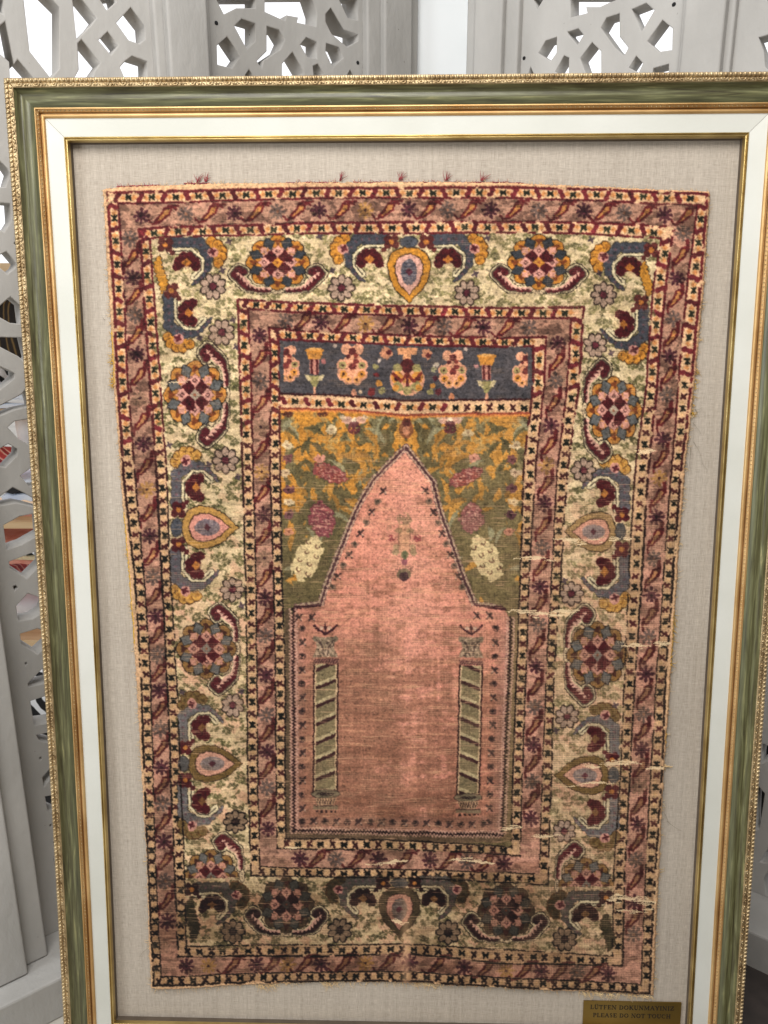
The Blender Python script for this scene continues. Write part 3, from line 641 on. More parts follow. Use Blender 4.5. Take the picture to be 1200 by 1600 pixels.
    sp_or = mixc((216,152,54), (196,136,56), n2); sp_gr = mixc((130,118,76), (108,98,62), n1*.5+.5*sm(fbm(xs/9, Y/13, 47), .4, .6))
    spc = sp_gr*(1-om[..., None])+sp_or*om[..., None]
    hl = sm(fbm(xs/8, Y/8, 44), .60, .64)*(.5*(1-g)); spc = spc*(1-hl[..., None])+np.array((150,148,112.))*hl[..., None]
    wsp = .30*sm(PX, 650, 760)*(.5+.5*np.sin(PX*2*math.pi/2.55)); spc = spc*(1-wsp[..., None])+np.array((206,180,132.))*wsp[..., None]
    fill(span, spc)
    LR_ = random.Random(9)
    for i in range(105):
        lx = LR_.uniform(8, 196); ly = LR_.uniform(654, 905); an0 = LR_.choice((-.9, .8, 1.4, -.3))+LR_.uniform(-.25, .25); L_ = LR_.uniform(11, 23); wv_ = LR_.uniform(3.0, 5.2)
        if ly > 830 and LR_.random() < .6: continue
        must = LR_.random() < (.36 if ly < 700 else .50 if ly < 800 else .22)
        c = np.array((200,144,62) if must else (112,106,70))*LR_.uniform(.86, 1.08)
        if not must and LR_.random() < .3: c = np.array((150,150,118.))
        for sgn in (-1, 1):
            q = Loc(634+sgn*lx, ly+LR_.uniform(-1, 1), ext=26, flip=sgn)
            a = q.a*math.cos(an0)+q.b*math.sin(an0); b = -q.a*math.sin(an0)+q.b*math.cos(an0)-a*a*.018
            q.put((np.abs(b) < wv_*(1-(a/L_)**2)+.5*np.sin(a*1.4)) & (np.abs(a) < L_) & span[q.ok], c, .88)
    arch_l = [(634,699),(608,724),(584,749),(571,770),(560,790),(532,858),(507,923),(501,943),(463,948),(455,962),(455,1297)]
    arch_r = [(634,699),(655,725),(676,752),(685,790),(706,850),(725,905),(741,943),(787,950),(796,966),(783,1305)]
    archp = arch_l+[(783,1305)]+arch_r[:0:-1]
    A = Loc(0, 0, ext=1); A.ok = box(430, 820, 690, 1330); A.a = X[A.ok]; A.b = Y[A.ok]; am = A.poly(archp)
    cst = np.exp(-((PX-650)/55)**2)[..., None]; sal = mixc((226,152,132), (212,136,118), n1)*(1-.35*cst)+np.array((232,172,156))*(.35*cst)
    worn = sm(fbm(PX/55, PY/24, 51)*.42+fbm(PX/12, PY/6, 52)*.38+fbm(PX/5, PY/90, 54, 2)*.20+.19*sm(PY, 980, 1110)+.01-.08*np.exp(-((PX-640)/20)**2)-.05*sm(PX, 640, 700)-.08*sm(-PY, -900, -800), .44, .64)
    sal = sal*(1-.62*worn[..., None])+np.array((116,78,60.))*.78*worn[..., None]; sal = sal*(1-.30*sm(-PX, -640, -600)*sm(PY, 940, 1010))[..., None]+np.array((150,112,90.))*(.30*sm(-PX, -640, -600)*sm(PY, 940, 1010))[..., None]
    lt = sm(fbm(PX/40, PY/4, 53), .55, .7)*.35; sal = sal*(1-lt[..., None])+np.array((222,166,130.))*lt[..., None]
    vb = sm(fbm(PX/5, PY/240, 59), .5, .62)*.16; sal = sal*(1-vb[..., None])+np.array((226,160,132.))*vb[..., None]
    CV[A.ok][am] = sal[A.ok][am]
    # band inside the arch: lilac grey with sprigs
    dl, arc, sd = A.line(arch_l); dr, arc2, sd2 = A.line(arch_r); dB = np.abs(A.b-(1297+(A.a*A.a/3e4)*0+ (0))) if False else None
    # arch outline
    ycr = Y[A.ok]
    inn = am
    dmin = np.minimum(dl, dr)
    lil = np.array((168,128,120.)); k = np.clip(1-dmin/24, 0, 1)*inn*sm(ycr, 930, 1000)
    CV[A.ok][:] = CV[A.ok]*(1-.65*k[..., None])+lil*(.65*k[..., None])
    # bottom lilac / dark edge
    bx = Loc(620, 1290, ext=190); bm_ = (bx.a > -165) & (bx.a < 163) & (bx.b > -16) & (bx.b < 24) & field[bx.ok] 
    bx.put(bm_ & (bx.b > 5+bx.a*.022), (122,96,76), .8); bx.put(bm_ & (bx.b <= 5+bx.a*.022), (160,118,104), .45)
    side_l = (Y > 950) & (Y < 1312) & (X > 446) & (X < 455) & field; CV[side_l] = (112,92,68)
    side_r = (Y > 960) & (Y < 1312) & (X > np.interp(Y, [960,1300], [797,786])) & (X < 812) & field; CV[side_r] = (142,120,84)
    ws = np.sin(arc/1.55)*1.1; ws2 = np.sin(arc2/1.55)*1.1
    for d_, w_, ar in ((dl, ws, arc), (dr, ws2, arc2)):
        up = ycr < 945
        A.put((d_ < 5.0) & up, (196,170,150), .8); A.put((np.abs(d_-4.6+w_*.3) < .8) & up & (np.sin(ar/1.3) > -.3), (110,70,78), .75); A.put((np.abs(d_-w_*.35) < 1.9) & up, (98,58,66), .92)
        hz = (~up) & (ycr < 953)
        A.put((d_ < 3) & hz, (92,44,52), .95)
    # zigzags down both sides and along the foot
    zb = Loc(620, 1130, ext=200)
    def zig(pts, col, wid, amp, per):
        d, ar, s_ = zb.line(pts); tri = (2*np.abs(((ar/per) % 1)-.5)*2-1)*amp; zb.put((np.abs(d*s_-tri) < wid) & (d < amp+wid+1), col, .92)
    for off, col, wd in ((-4.6, (206,164,150), 1.2), (0, (66,36,42), 1.75), (4.8, (206,164,150), 1.2)):
        xl = -620+459+off; 
        zig([(xl, -178), (xl+1, 165)], col, wd, 1.8, 5.2)
        zig([(798-620-off, -165), (784-620-off, 172)], col, wd, 1.8, 5.2)
        zig([(xl+3, 164-off*.7), (784-620, 172-off*.7)], col, wd, 1.8, 5.2)
    # sprigs inside the arch outline
    def sprig(x, y, kind, dark, fl=1):
        q = Loc(x, y, ext=10, flip=fl)
        if kind: q.put(q.circ(0, 0, 5.6, 5.2) & (vnoise(q.a/2, q.b/2, int(x+y)) > .25), dark, .75); q.put(q.circ(0, -1, 2.6), (dark[0]*.7, dark[1]*.7, dark[2]*.7), .8)
        else:
            d, _, _ = q.line([(-4.6, 4.6), (0, 0), (4, -4.6)]); q.put(d < 1.6, dark, .9); d, _, _ = q.line([(-4, -3), (0, 0), (4, 5)]); q.put(d < 1.2, dark, .8)
            q.put(q.circ(-2.5, -2.5, 2.6), dark, .8); q.put(q.circ(3.2, 2.6, 1.7), (200,170,150), .7)
    dk = (84,58,58)
    for i in range(10):
        t = i/9.; sprig(599-t*80, 766+t*150, i % 2, (120,104,88) if i % 2 else dk); sprig(664+t*58, 766+t*150, i % 2, (120,104,88) if i % 2 else dk, -1)
    for i in range(15):
        y = 980+i*21.6; sprig(472.5+(i % 2), y, (i+1) % 2, dk); sprig(np.interp(y, [980,1290], [774,763]), y, (i+1) % 2, dk, -1)
    for i in range(17): sprig(473+i*17.6, 1280+i*.35, (i+1) % 2, dk)
    for x in (468,488): sprig(x, 963, 0, dk); sprig(x+276, 960, 0, dk, -1)
    # columns
    def column(cx0, cx1, y0, y1, sgn, wd):
        cb = Loc((cx0+cx1)/2, (y0+y1)/2, ext=155); cx = np.interp(cb.b, [-(y1-y0)/2, (y1-y0)/2], [cx0-(cx0+cx1)/2, cx1-(cx0+cx1)/2]); a = cb.a-cx
        m = (np.abs(a) < wd) & (np.abs(cb.b) < (y1-y0)/2)
        cb.put(m, (216,190,150), .9); cb.put(m & (np.abs(a) < wd-3.5), mixc((126,118,78), (98,92,62), n2)[cb.ok][m & (np.abs(a) < wd-3.5)], 1) if False else cb.put(m & (np.abs(a) < wd-3.5), (134,124,90), .9)
        ph = ((cb.b+y0*0+sgn*a*.42+100)/28.6) % 1
        cb.put(m & (np.abs(a) < wd-3) & (ph < .20), (88,42,46), .92); cb.put(m & (np.abs(a) < wd-3) & (ph > .82), (192,180,140), .85)
        cb.put((np.abs(np.abs(a)-wd) < 1.3) & (np.abs(cb.b) < (y1-y0)/2+2), (78,40,40), .95)
        cb.put((np.abs(a) < wd+1) & (np.abs(cb.b+(y1-y0)/2+5) < 4), (96,52,58), .85); cb.put((np.abs(a) < wd+1) & (np.abs(cb.b+(y1-y0)/2+5) < 4) & (np.sin(cb.a*1.6+cb.b) > .2), (176,130,110), .8)
    column(510, 508.5, 1036, 1236, 1, 18.5); column(735.5, 731, 1038, 1238, -1, 17.5)
    for cx, cy in ((509, 1000), (735.5, 1000)):
        q = Loc(cx, cy, ext=45); tr = (np.abs(q.a) < 17-3.5*np.cos((q.b-8)/7.)) & (q.b > -6) & (q.b < 25); q.put(tr, (136,126,104), .85)
        q.put(tr & (vnoise(q.a/2.0, q.b/3.2, 61) > .55), (196,170,146), .8); q.put(tr & (vnoise(q.a/2.2, q.b/2.6, 63) > .72), (92,72,66), .8)
        for s_ in (-1, 1):
            q.put(q.circ(s_*15, -3, 4.6), (128,118,98), .85); d, _, _ = q.line([(s_*17, -24), (s_*10, -17), (0, -11)]); q.put(d < 1.9, (88,36,50), .9); q.put(q.circ(s_*6, -20, 3.2), (214,184,164), .85)
            d, _, _ = q.line([(s_*3, 22), (s_*5, 8), (s_*14, -2)]); q.put(d < 1.0, (94,70,66), .7)
        q.put(q.circ(0, -21, 3.0), (90,46,54), .85); d, _, _ = q.line([(0, -13), (0, -27)]); q.put(d < 1.1, (90,50,56), .85)
    for cx, cy in ((509, 1243), (731, 1249)):
        q = Loc(cx, cy, ext=34)
        q.put(q.circ(0, -5, 23, 7.5), (84,60,54), .85); q.put(q.circ(0, -5, 21.5, 6), (140,132,106), .9); q.put(q.circ(0, -5, 15, 2.6) & (vnoise(q.a/2, q.b, 66) > .3), (70,48,48), .9)
        q.put((np.abs(q.a) < 17-(q.b-2)*.5) & (q.b > 1) & (q.b < 12), (196,164,128), .9); q.put((np.abs(q.a) < 16-(q.b-2)*.5) & (q.b > 2) & (q.b < 11) & (np.sin(q.a*1.5+np.where(q.b > 6, 2, 0)) > .1), (84,56,54), .9)
        q.put((np.abs(q.a) < 19) & (q.b > 13) & (q.b < 19), (138,126,100), .85); q.put((np.abs(q.a) < 19) & (np.abs(q.b-13) < .8), (84,58,54), .8); q.put((np.abs(q.a) < 16) & (q.b > 20) & (q.b < 23.5) & (np.sin(q.a*.85) > 0), (70,44,46), .9)
    # hanging ornament in the niche
    q = Loc(632, 850, ext=75)
    q.put(q.circ(0, -40, 12, 10) & (vnoise(q.a/2.2, q.b/2.2, 76) > .3), (142,126,92), .65); q.put((np.abs(q.a) < 9-np.clip(q.b+30, 0, 50)*.05) & (q.b > -32) & (q.b < 18), (198,164,116), .45)
    q.put((np.abs(np.abs(q.a)-9) < .9) & (q.b > -30) & (q.b < 14), (150,110,88), .8)
    for s_ in (-1, 1):
        q.put(q.circ(s_*20, -10, 5.5) & (vnoise(q.a/2, q.b/2, 71) > .35), (166,74,80), .85); q.put(q.circ(s_*13, 4, 5), (196,166,126), .8)
        q.put(q.circ(s_*9, -22, 6, 4), (150,132,96), .6); q.put(q.circ(s_*24, -26, 4, 5) & (vnoise(q.a/1.8, q.b/1.8, 74) > .4), (170,130,104), .6); q.put(q.circ(s_*10, 40, 4.5) & (vnoise(q.a/1.8, q.b/1.8, 75) > .4), (110,78,70), .7)
        q.put(q.circ(s_*14, 12, 5.5), (150,142,104), .7)
    q.put(q.circ(0, 16, 6), (124,126,88), .8); q.put(q.circ(0, 27, 5), (140,74,96), .8); q.put(q.circ(-1, 46, 11, 9), (122,112,86), .85); q.put(q.circ(-1, 50, 7, 7), (86,52,66), .85)
    q.put((np.abs(q.a) < 2.4) & (q.b > 10) & (q.b < 24), (110,118,84), .9)
    # spandrel flowers
    for (x, y, rx, ry, t_, c) in ((515,739,28,13,-.35,(156,68,76)), (727,745,27,12,.4,(156,76,80)), (503.5,810,19,27,.25,(150,66,84)), (736,809,18,24,-.1,(158,92,98))):
        q = Loc(x, y, ext=36); a = q.a*math.cos(t_)-q.b*math.sin(t_); b = q.a*math.sin(t_)+q.b*math.cos(t_)
        d = np.hypot(a/rx, b/ry)+(.35*(vnoise(q.a/4, q.b/4, int(x))-.5)); q.put(d < 1, c, .85); q.put((d < .9) & (vnoise(q.a/3, q.b/1.4, int(y)) > .66), (204,158,140), .75); q.put((d < 1.12) & (d > 1), (104,96,66), .6)
    for (x, y, t_) in ((481,872,.45), (760,872,-.45)):
        q = Loc(x, y, ext=44); a = q.a*math.cos(t_)+q.b*math.sin(t_); b = -q.a*math.sin(t_)+q.b*math.cos(t_)
        d = np.hypot(a/20, b/37)+.3*(vnoise(q.a/5, q.b/5, 77)-.5); q.put(d < 1, (212,196,148), .95)
        for i in range(4):
            for j in range(2):
                ca, cb = (-8+16*j+(3 if i % 2 else -2)), -24+15*i; rr_ = np.hypot(a-ca, b-cb); q.put((np.abs(rr_-3.2) < .9) & (b > cb-2), (116,78,60), .8)
    for (x, y) in ((553,662),(703,662)):
        q = Loc(x, y, ext=26)
        for s_ in (-1, 1): q.put(q.circ(s_*10, -6, 9, 6), (206,162,152), .85); q.put(q.circ(s_*17, -10, 5, 4), (196,176,150), .85)
        q.put(q.circ(0, -5, 4.5, 5), (228,214,190), .95); q.put(q.circ(0, 8, 10, 8) & (vnoise(q.a/2, q.b/2, 72) > .28), (122,52,66), .85); q.put(q.circ(0, 1, 8, 5), (118,60,70), .8)
    q = Loc(635, 668, ext=26); q.put(q.circ(0, 3, 11, 14), (142,84,58), .85); q.put(q.circ(0, -9, 6, 9), (112,52,52), .85); q.put(q.circ(0, 5, 5.5, 8), (190,130,100), .9)
    for (x, y, c) in ((450,696,(216,200,164)),(448,738,(210,190,156)),(452,784,(220,202,166)),(805,696,(214,196,160)),(805,738,(206,180,150)),(802,783,(222,200,158)),(518,671,(214,198,160)),(731,676,(206,190,152)),
                      (451,716,(132,74,84)),(452,764,(120,68,84)),(453,803,(134,86,96)),(800,718,(134,80,88)),(800,762,(120,70,82)),(797,803,(104,60,72)),(500,716,(206,140,128)),(740,716,(204,144,128)),(452,829,(208,140,110)),(795,830,(206,140,116))):
        q = Loc(x, y, ext=14); q.put(np.hypot(q.a/9, q.b/7)+.7*(vnoise(q.a/3, q.b/3, int(x+y))-.5) < .9, c, .9); q.put(np.hypot(q.a/3.5, q.b/2.5)+.5*(vnoise(q.a/2, q.b/2, int(x+y))-.5) < .7, (c[0]*.7, c[1]*.62, c[2]*.6), .8)
    for x in (450, 505, 744, 812): q = Loc(x, 647, ext=12); q.put(q.circ(0, 0, 9, 4.5) & (vnoise(q.a/2, q.b/2, 73) > .25), (112,48,40), .85)
    # dirt smudges over the spandrel near the apex
    # --- blue panel flowers
    LPK = (222,160,128); OR = (216,146,58); MR = (112,38,44); GN = (158,152,96)
    def goblet(x, y):
        q = Loc(x, y, ext=50); q.put((np.abs(q.a) < 13-(q.b+20)*.3) & (q.b > -22) & (q.b < -7), OR, .97); q.put(q.circ(0, -21, 15, 4), OR, .97); q.put(q.circ(0, -23, 11, 2), (228,176,104), .8)
        q.put((np.abs(q.a) < 7) & (q.b > -8) & (q.b < 16), (196,134,120), .95); q.put((np.abs(np.abs(q.a)-4) < 1.8) & (q.b > -8) & (q.b < 16), MR, .95)
        q.put((np.abs(q.a) < 13-(q.b-18)*.62) & (q.b > 18) & (q.b < 36), GN, .95); q.put((np.abs(q.a) > 8-(q.b-18)*.5) & (np.abs(q.a) < 15-(q.b-18)*.55) & (q.b > 17) & (q.b < 26), (206,192,150), .9); q.put((np.abs(q.a) < 2) & (q.b > 36) & (q.b < 52), LPK, .95)
    goblet(492, 569); goblet(760, 578)
    def cluster(x, y, s_=1.0, clip=None):
        q = Loc(x, y, sa=s_, sb=s_, ext=40); n = vnoise(q.a/2.5, q.b/2.5, 81)
        ok = np.ones(q.a.shape, bool) if clip is None else (q.a*clip > -4)
        for (a, b, r) in ((-9,-25,7),(9,-25,7),(0,-20,8),(-15,0,7.5),(15,0,7.5),(-4,-5,8),(8,-8,6),(-14,14,8),(14,14,8),(0,10,8),(-6,22,7),(7,22,7),(0,2,9)): q.put(q.circ(a, b, r+1.6) & ok, LPK, .97)
        for (a, b, r, c) in ((0,-22,6,MR),(-6,-14,3.5,MR),(6,-15,3.5,(160,60,54)),(-15,0,6,GN),(15,0,5.5,GN),(-14,14,6,OR),(14,14,6,OR),(-6,22,5.5,(224,160,96)),(7,22,5.5,(224,160,96)),(0,2,6,(134,48,50)),(6,-6,4.5,(134,48,50)),(0,12,5,(226,156,120)),(-7,-3,4,(226,156,120))):
            q.put(q.circ(a, b, r) & ok, c, .9)
        for (a, b) in ((-15,0),(15,0),(-14,14),(14,14),(-6,22),(7,22)): q.put(q.circ(a, b, 2.2) & ok, (86,50,40), .9)
    cluster(551, 571); cluster(707, 579, .92); cluster(448, 570, .9, 1); cluster(820, 579, .85, -1)
    q = Loc(636, 590, ext=52); 
    q.put(((q.a/27)**2+((q.b-3)/25)**2 < 1), LPK, .97); q.put((np.abs(q.a) < 6+np.abs(q.b+38)*.35*(q.b < -38)+8*(q.b < -36)) & (q.b > -45) & (q.b < -20), (224,158,110), .95)
    for (a, b, r, c) in ((0,-18,11,MR),(-15,-14,7,GN),(15,-14,7,GN),(-16,0,9,OR),(16,0,9,OR),(-17,2,4,MR),(17,2,4,MR),(0,2,8,(218,146,70)),(-14,14,8,GN),(14,14,8,GN),(-18,16,5,OR),(18,16,5,OR),(0,20,7,GN)): q.put(q.circ(a, b, r), c, .92)
    q.put((np.abs(q.a) < 2) & (q.b > -4) & (q.b < 14), MR, .9); d, _, _ = q.line([(-22,-6),(-10,6),(0,-6),(10,6),(22,-6)]); q.put(d < 2.2, (150,52,46), .9)
    for (x, y, r, c) in ((604,552,9,(206,140,104)),(667,554,8,(206,140,104)),(608,551,4,MR),(669,556,4,MR),(592,599,5,OR),(676,603,4.5,OR),(588,586,4,(140,44,48)),(680,591,4,(110,36,56)),(597,611,5,GN),(672,613,5,GN),(580,612,6,(146,40,46)),(684,613,5,(130,50,60)),(553,614,5,(220,150,120)),(704,620,5,(220,140,96)),(587,573,4,GN),(678,577,4.5,(160,160,120)),
                         (564,612,3,(206,180,150)),(506,565,3.5,(186,110,110)),(744,573,3,(200,140,140)),(524,541,3,(186,170,160)),(727,546,3,(186,170,160)),(592,563,3,(196,180,170)),(681,570,4,(196,186,170))):
        q = Loc(x, y, ext=14); q.put(np.hypot(q.a, q.b)/r+.6*(vnoise(q.a/2.4, q.b/2.4, int(x))-.5) < 1, c, .9)
    # --- stamps for guards and pink bands
    def guard_run(pts, per, up):            # centre line points with half width; sequence maroon, orange, green, orange
        P_ = np.array(pts); seg = np.hypot(*(P_[1:, :2]-P_[:-1, :2]).T); cum = np.r_[0, np.cumsum(seg)]; n = int(round(cum[-1]/per/4))*4; n = max(n, 4)
        for i in range(n):
            s_ = (i+.5)*cum[-1]/n; x, y, hw = (np.interp(s_, cum, P_[:, j]) for j in range(3)); dxy = P_[-1, :2]-P_[0, :2]; o = 'T' if abs(dxy[0]) > abs(dxy[1]) else 'L'
            bold = 1-sm(np.array(y+.12*x), 640, 800); drk = sm(np.array(y), 1250, 1400)
            q = Loc(x+random.uniform(-.8,.8), y+random.uniform(-.8,.8), o, ext=12, flip=random.choice((-1, 1))); k = i % 4; v = random.uniform(.85, 1.12)
            if k == 0:
                c = np.array((128,34,46) if bold > .5 else (122,42,46))*v
                if bold > .5:
                    q.put(q.circ(-1.6, -hw*.5, 4.5, hw*.52) | q.circ(2.0, hw*.46, 4.4, hw*.52) | q.circ(0, 0, 3.4), c, .93)
                else:
                    d, _, _ = q.line([(-3, -4), (0, 0), (3, 4.5)]); d2, _, _ = q.line([(3, -3), (0, 0), (-3, 3)]); q.put((d < 2.0) | (d2 < 1.7), c*(.8-.35*drk), .92)
            elif k == 2:
                c = np.array((64,72,44) if bold > .5 else (48,56,38))*v*(1-.3*drk); d, _, _ = q.line([(-3.8, -3.5), (0, 0), (3.4, 4)]); d2, _, _ = q.line([(3.6, -3), (0, 0), (-3.6, 3.4)]); d3, _, _ = q.line([(-4.2, 0), (4, .5)])
                q.put((d < 1.6) | (d2 < 1.6) | (d3 < 1.3), c*.8, .95)
            else:
                c = (206,138,76) if bold > .5 else (212,176,126); r_ = 3.9 if bold > .5 else 3.2
                q.put((q.circ(0, 0, r_, r_) & (vnoise(q.a/1.6, q.b/1.6, i) > .2)) | q.circ(0, 0, r_+1.2, 1.3) | q.circ(0, 0, 1.3, r_+1.2), c, .75 if bold > .5 else .6)
                q.put(q.circ(0, 0, 1.3), (206,120,66) if bold > .5 else (196,150,100), .6)
    def sides(k, inset=0):
        def mid(fa, fb, axis):
            lo_, hi_ = max(fa[0][0], fb[0][0]), min(fa[0][-1], fb[0][-1]); t = np.linspace(lo_, hi_, 24); a = np.interp(t, *fa); b = np.interp(t, *fb); m = (a+b)/2; hw = np.abs(b-a)/2-1
            return [(t[i], m[i], hw[i]) if axis == 0 else (m[i], t[i], hw[i]) for i in range(24)]
        return mid(LT[k], LT[k+1], 0), mid(LB[k], LB[k+1], 0), mid(LL[k], LL[k+1], 1), mid(LR[k], LR[k+1], 1)
    for k in (1, 3, 5, 7):
        for run in sides(k): guard_run(run, 9.2 if k < 5 else 8.8, run[0][1])
    guard_run([(440, 626, 7), (632, 636, 7), (832, 637, 7)], 9.2, 0)
    PU, GY, YE = (98,42,58), (100,86,84), (190,142,78)
    def star(x, y, c, vert, k=.85):
        q = Loc(x, y, ext=18); r = np.hypot(q.a, q.b); th = np.arctan2(q.b, q.a); e = 13.5*(.62+.38*np.abs(np.cos(4*th))**.7)*(.9+.35*(vnoise(q.a/3, q.b/3, int(x))-.3))
        lobes = (np.cos(8*th) > -.55) | (r < 6.5); q.put((r < e) & lobes, c, k); q.put(r < 2.4, (176,120,90) if c is GY else (70,32,44), .8)
    def leafS(x, y, fl=1, long_=0, c=(192,128,66)):
        q = Loc(x, y, ext=26, flip=fl)
        w = 12 if not long_ else 11; h = 13 if not long_ else 15.5
        q2 = q.poly([(-w-1, h-3), (-w*.2, -h*.15), (w*.1, -h*.75), (w*1.0, -h*.85), (w*.75, -h*.1), (w*.1, h*.35), (-w*.5, h*.8)])
        q.put(q2, c, .85)
        for pts in ([(-w-1, h-3), (-w*.2, -h*.15), (w*.1, -h*.75), (w, -h*.85), (w*.75, -h*.1), (w*.1, h*.35), (-w*.5, h*.8), (-w-1, h-3)],
                    [(w*.1, -h*.8), (w*.6, -h*1.12), (w*1.9, -h*1.10)] if not long_ else [(w*.6, -h*.2), (w*1.05, -h*.5), (w*1.05, -h*1.6)], [(-w*.5, h*.85), (-w*1.5, h*1.05), (-w*1.9, h*.6)] if not long_ else [(-w*.9, h*.3), (-w*1.1, h*.7), (-w*1.05, h*1.5)],
                    [(w*.95, -h*1.0), (w*1.6, -h*.75)] if not long_ else [(w*.75, -h*.6), (w*.8, -h*1.5)]):
            d, _, _ = q.line(pts); q.put(d < 1.75, (126,34,40) if y < 900 else (112,38,40), .88)
    def pinkrun(pts, cols, fl=1, vert=False):
        for i, ((x, y), c) in enumerate(zip(pts, cols)):
            star(x, y, {'P': PU, 'G': GY, 'Y': YE, 'F': (150,118,96)}[c], vert, .78 if c in 'GF' else .9)
        for (x0, y0), (x1, y1) in zip(pts[:-1], pts[1:]):
            if math.hypot(x1-x0, y1-y0) > 40: leafS((x0+x1)/2, (y0+y1)/2, fl, vert, (196,132,66) if y0 < 500 else (188,130,80) if y0 < 900 else (160,108,72))
    def yt(x, k): return (np.interp(x, *LT[k])+np.interp(x, *LT[k+1]))/2
    def yb(x, k): return (np.interp(x, *LB[k])+np.interp(x, *LB[k+1]))/2
    def xl(y, k): return (np.interp(y, *LL[k])+np.interp(y, *LL[k+1]))/2
    def xr(y, k): return (np.interp(y, *LR[k])+np.interp(y, *LR[k+1]))/2
    xs_ = [223,291,367,434,499,571,639,699,766,841,911,973,1037]; pinkrun([(x, yt(x, 2)) for x in xs_], 'PGPGPYPGPGPGP')
    leafS(1070, yt(1070, 2)-1)
    ys_ = [374,435,493,554,623,693,764,836,900,961,1021,1077,1137,1197,1253,1312,1373,1436]; pinkrun([(xl(y, 2), y) for y in ys_], 'GPGPFPYPGPGPGPGPGP', 1, True)
    ys_ = [366,436,498,557,617,686,747,807,872,929,993,1051,1114,1169,1227,1285,1340,1408,1457]; pinkrun([(xr(y, 2), y) for y in ys_], 'GPGPGPYPGPGPGPFPGPG', 1, True)
    xs_ = [293,327,401,450,503,571,640,725,790,845,901,949]; pinkrun([(x, yb(x, 2)) for x in xs_], 'PYPYPYPPYPGP')
    xs_ = [447,502,571,639,694,755,826]; pinkrun([(x, yt(x, 6)) for x in xs_], 'GPYPGPG')
    ys_ = [525,596,667,737,804,871,933,992,1053,1115,1173,1229,1293]; pinkrun([(xl(y, 6), y) for y in ys_], 'PGFYPFPGPGPGP', 1, True)
    ys_ = [537,595,665,727,787,855,915,975,1039,1103,1162,1220,1276]; pinkrun([(xr(y, 6), y) for y in ys_], 'PGPYPGPGPGPGP', 1, True)
    xs_ = [469,525,591,672,730,787]; pinkrun([(x, yb(x, 6)) for x in xs_], 'PGPPGP')
    # --- main border motifs
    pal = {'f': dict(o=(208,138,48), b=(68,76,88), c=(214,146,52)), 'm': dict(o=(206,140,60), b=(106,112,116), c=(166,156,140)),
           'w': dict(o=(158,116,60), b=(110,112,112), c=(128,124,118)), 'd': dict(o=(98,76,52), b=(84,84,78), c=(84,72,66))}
    def rosette(x, y, o, sa, sb, p, half=False):
        q = Loc(x, y, o, sa, sb, ext=64); c = pal[p]; OL = (60,40,30); PK = (212,156,146) if p in 'fm' else (196,140,124); MRc = (112,26,36) if p != 'd' else (78,30,32)
        clip = (q.a*0 == 0) if not half else (q.b < 0) if o == 'T' else (q.a < 2)
        lob = []
        for k in range(16):
            an = math.radians(22.5*k); R0, rr_ = (36.5, 12.2) if k % 2 == 0 else (36, 8.6); lob.append((R0*math.cos(an), R0*math.sin(an), rr_, k))
        for (a, b, r_, k) in lob: q.put(q.circ(a, b, r_+1.4) & clip, OL, .85)
        q.put(q.circ(0, 0, 34) & clip, PK, .95)
        for (a, b, r_, k) in lob:
            if k % 2 == 0: q.put(q.circ(a, b, r_) & clip, c['o'], .95); q.put((np.hypot(q.a-a*1.02, q.b-b*1.02)+1.6*np.sin(3*np.arctan2(q.b-b, q.a-a)) < 5.0) & clip, (136,62,30) if p in 'fm' else (92,42,34), .85)
        for (a, b, r_, k) in lob:
            if k % 2: rt_d = (np.abs((q.a-a)*math.cos(math.radians(22.5*k))+(q.b-b)*math.sin(math.radians(22.5*k)))/10.5+np.abs(-(q.a-a)*math.sin(math.radians(22.5*k))+(q.b-b)*math.cos(math.radians(22.5*k)))/8.8); q.put((rt_d < 1.18) & clip, (52,50,54), .8); q.put((rt_d < .98) & clip, c['b'], .95)
        for k in range(4):
            an = math.radians(45+90*k); ca, sa_ = math.cos(an), math.sin(an); t = q.a*ca+q.b*sa_; u = -q.a*sa_+q.b*ca
            q.put((np.hypot(t-16, np.abs(u)-5) < 7.6) & clip, MRc, .96); q.put((np.abs(u) < t*.85) & (t > 0) & (t < 18) & clip, MRc, .96)
            q.put((np.abs(t-30)/6.5+np.abs(u)/8 < 1) & clip, PK, .92)
            an = math.radians(90*k); ca, sa_ = math.cos(an), math.sin(an); t = q.a*ca+q.b*sa_; u = -q.a*sa_+q.b*ca
            dd = np.abs(t-20.5)/10+np.abs(u)/9.5; q.put((dd < 1.15) & (dd > 1) & clip, (110,60,60), .5); q.put((dd < 1) & clip, PK, .97); q.put((np.abs(dd-.32) < .12) & clip, (96,50,52), .8)
        q.put((np.abs(q.a)+np.abs(q.b) < 9) & clip, c['c'], .97); q.put(q.circ(0, 0, 2) & clip, (150,70,40), .7)
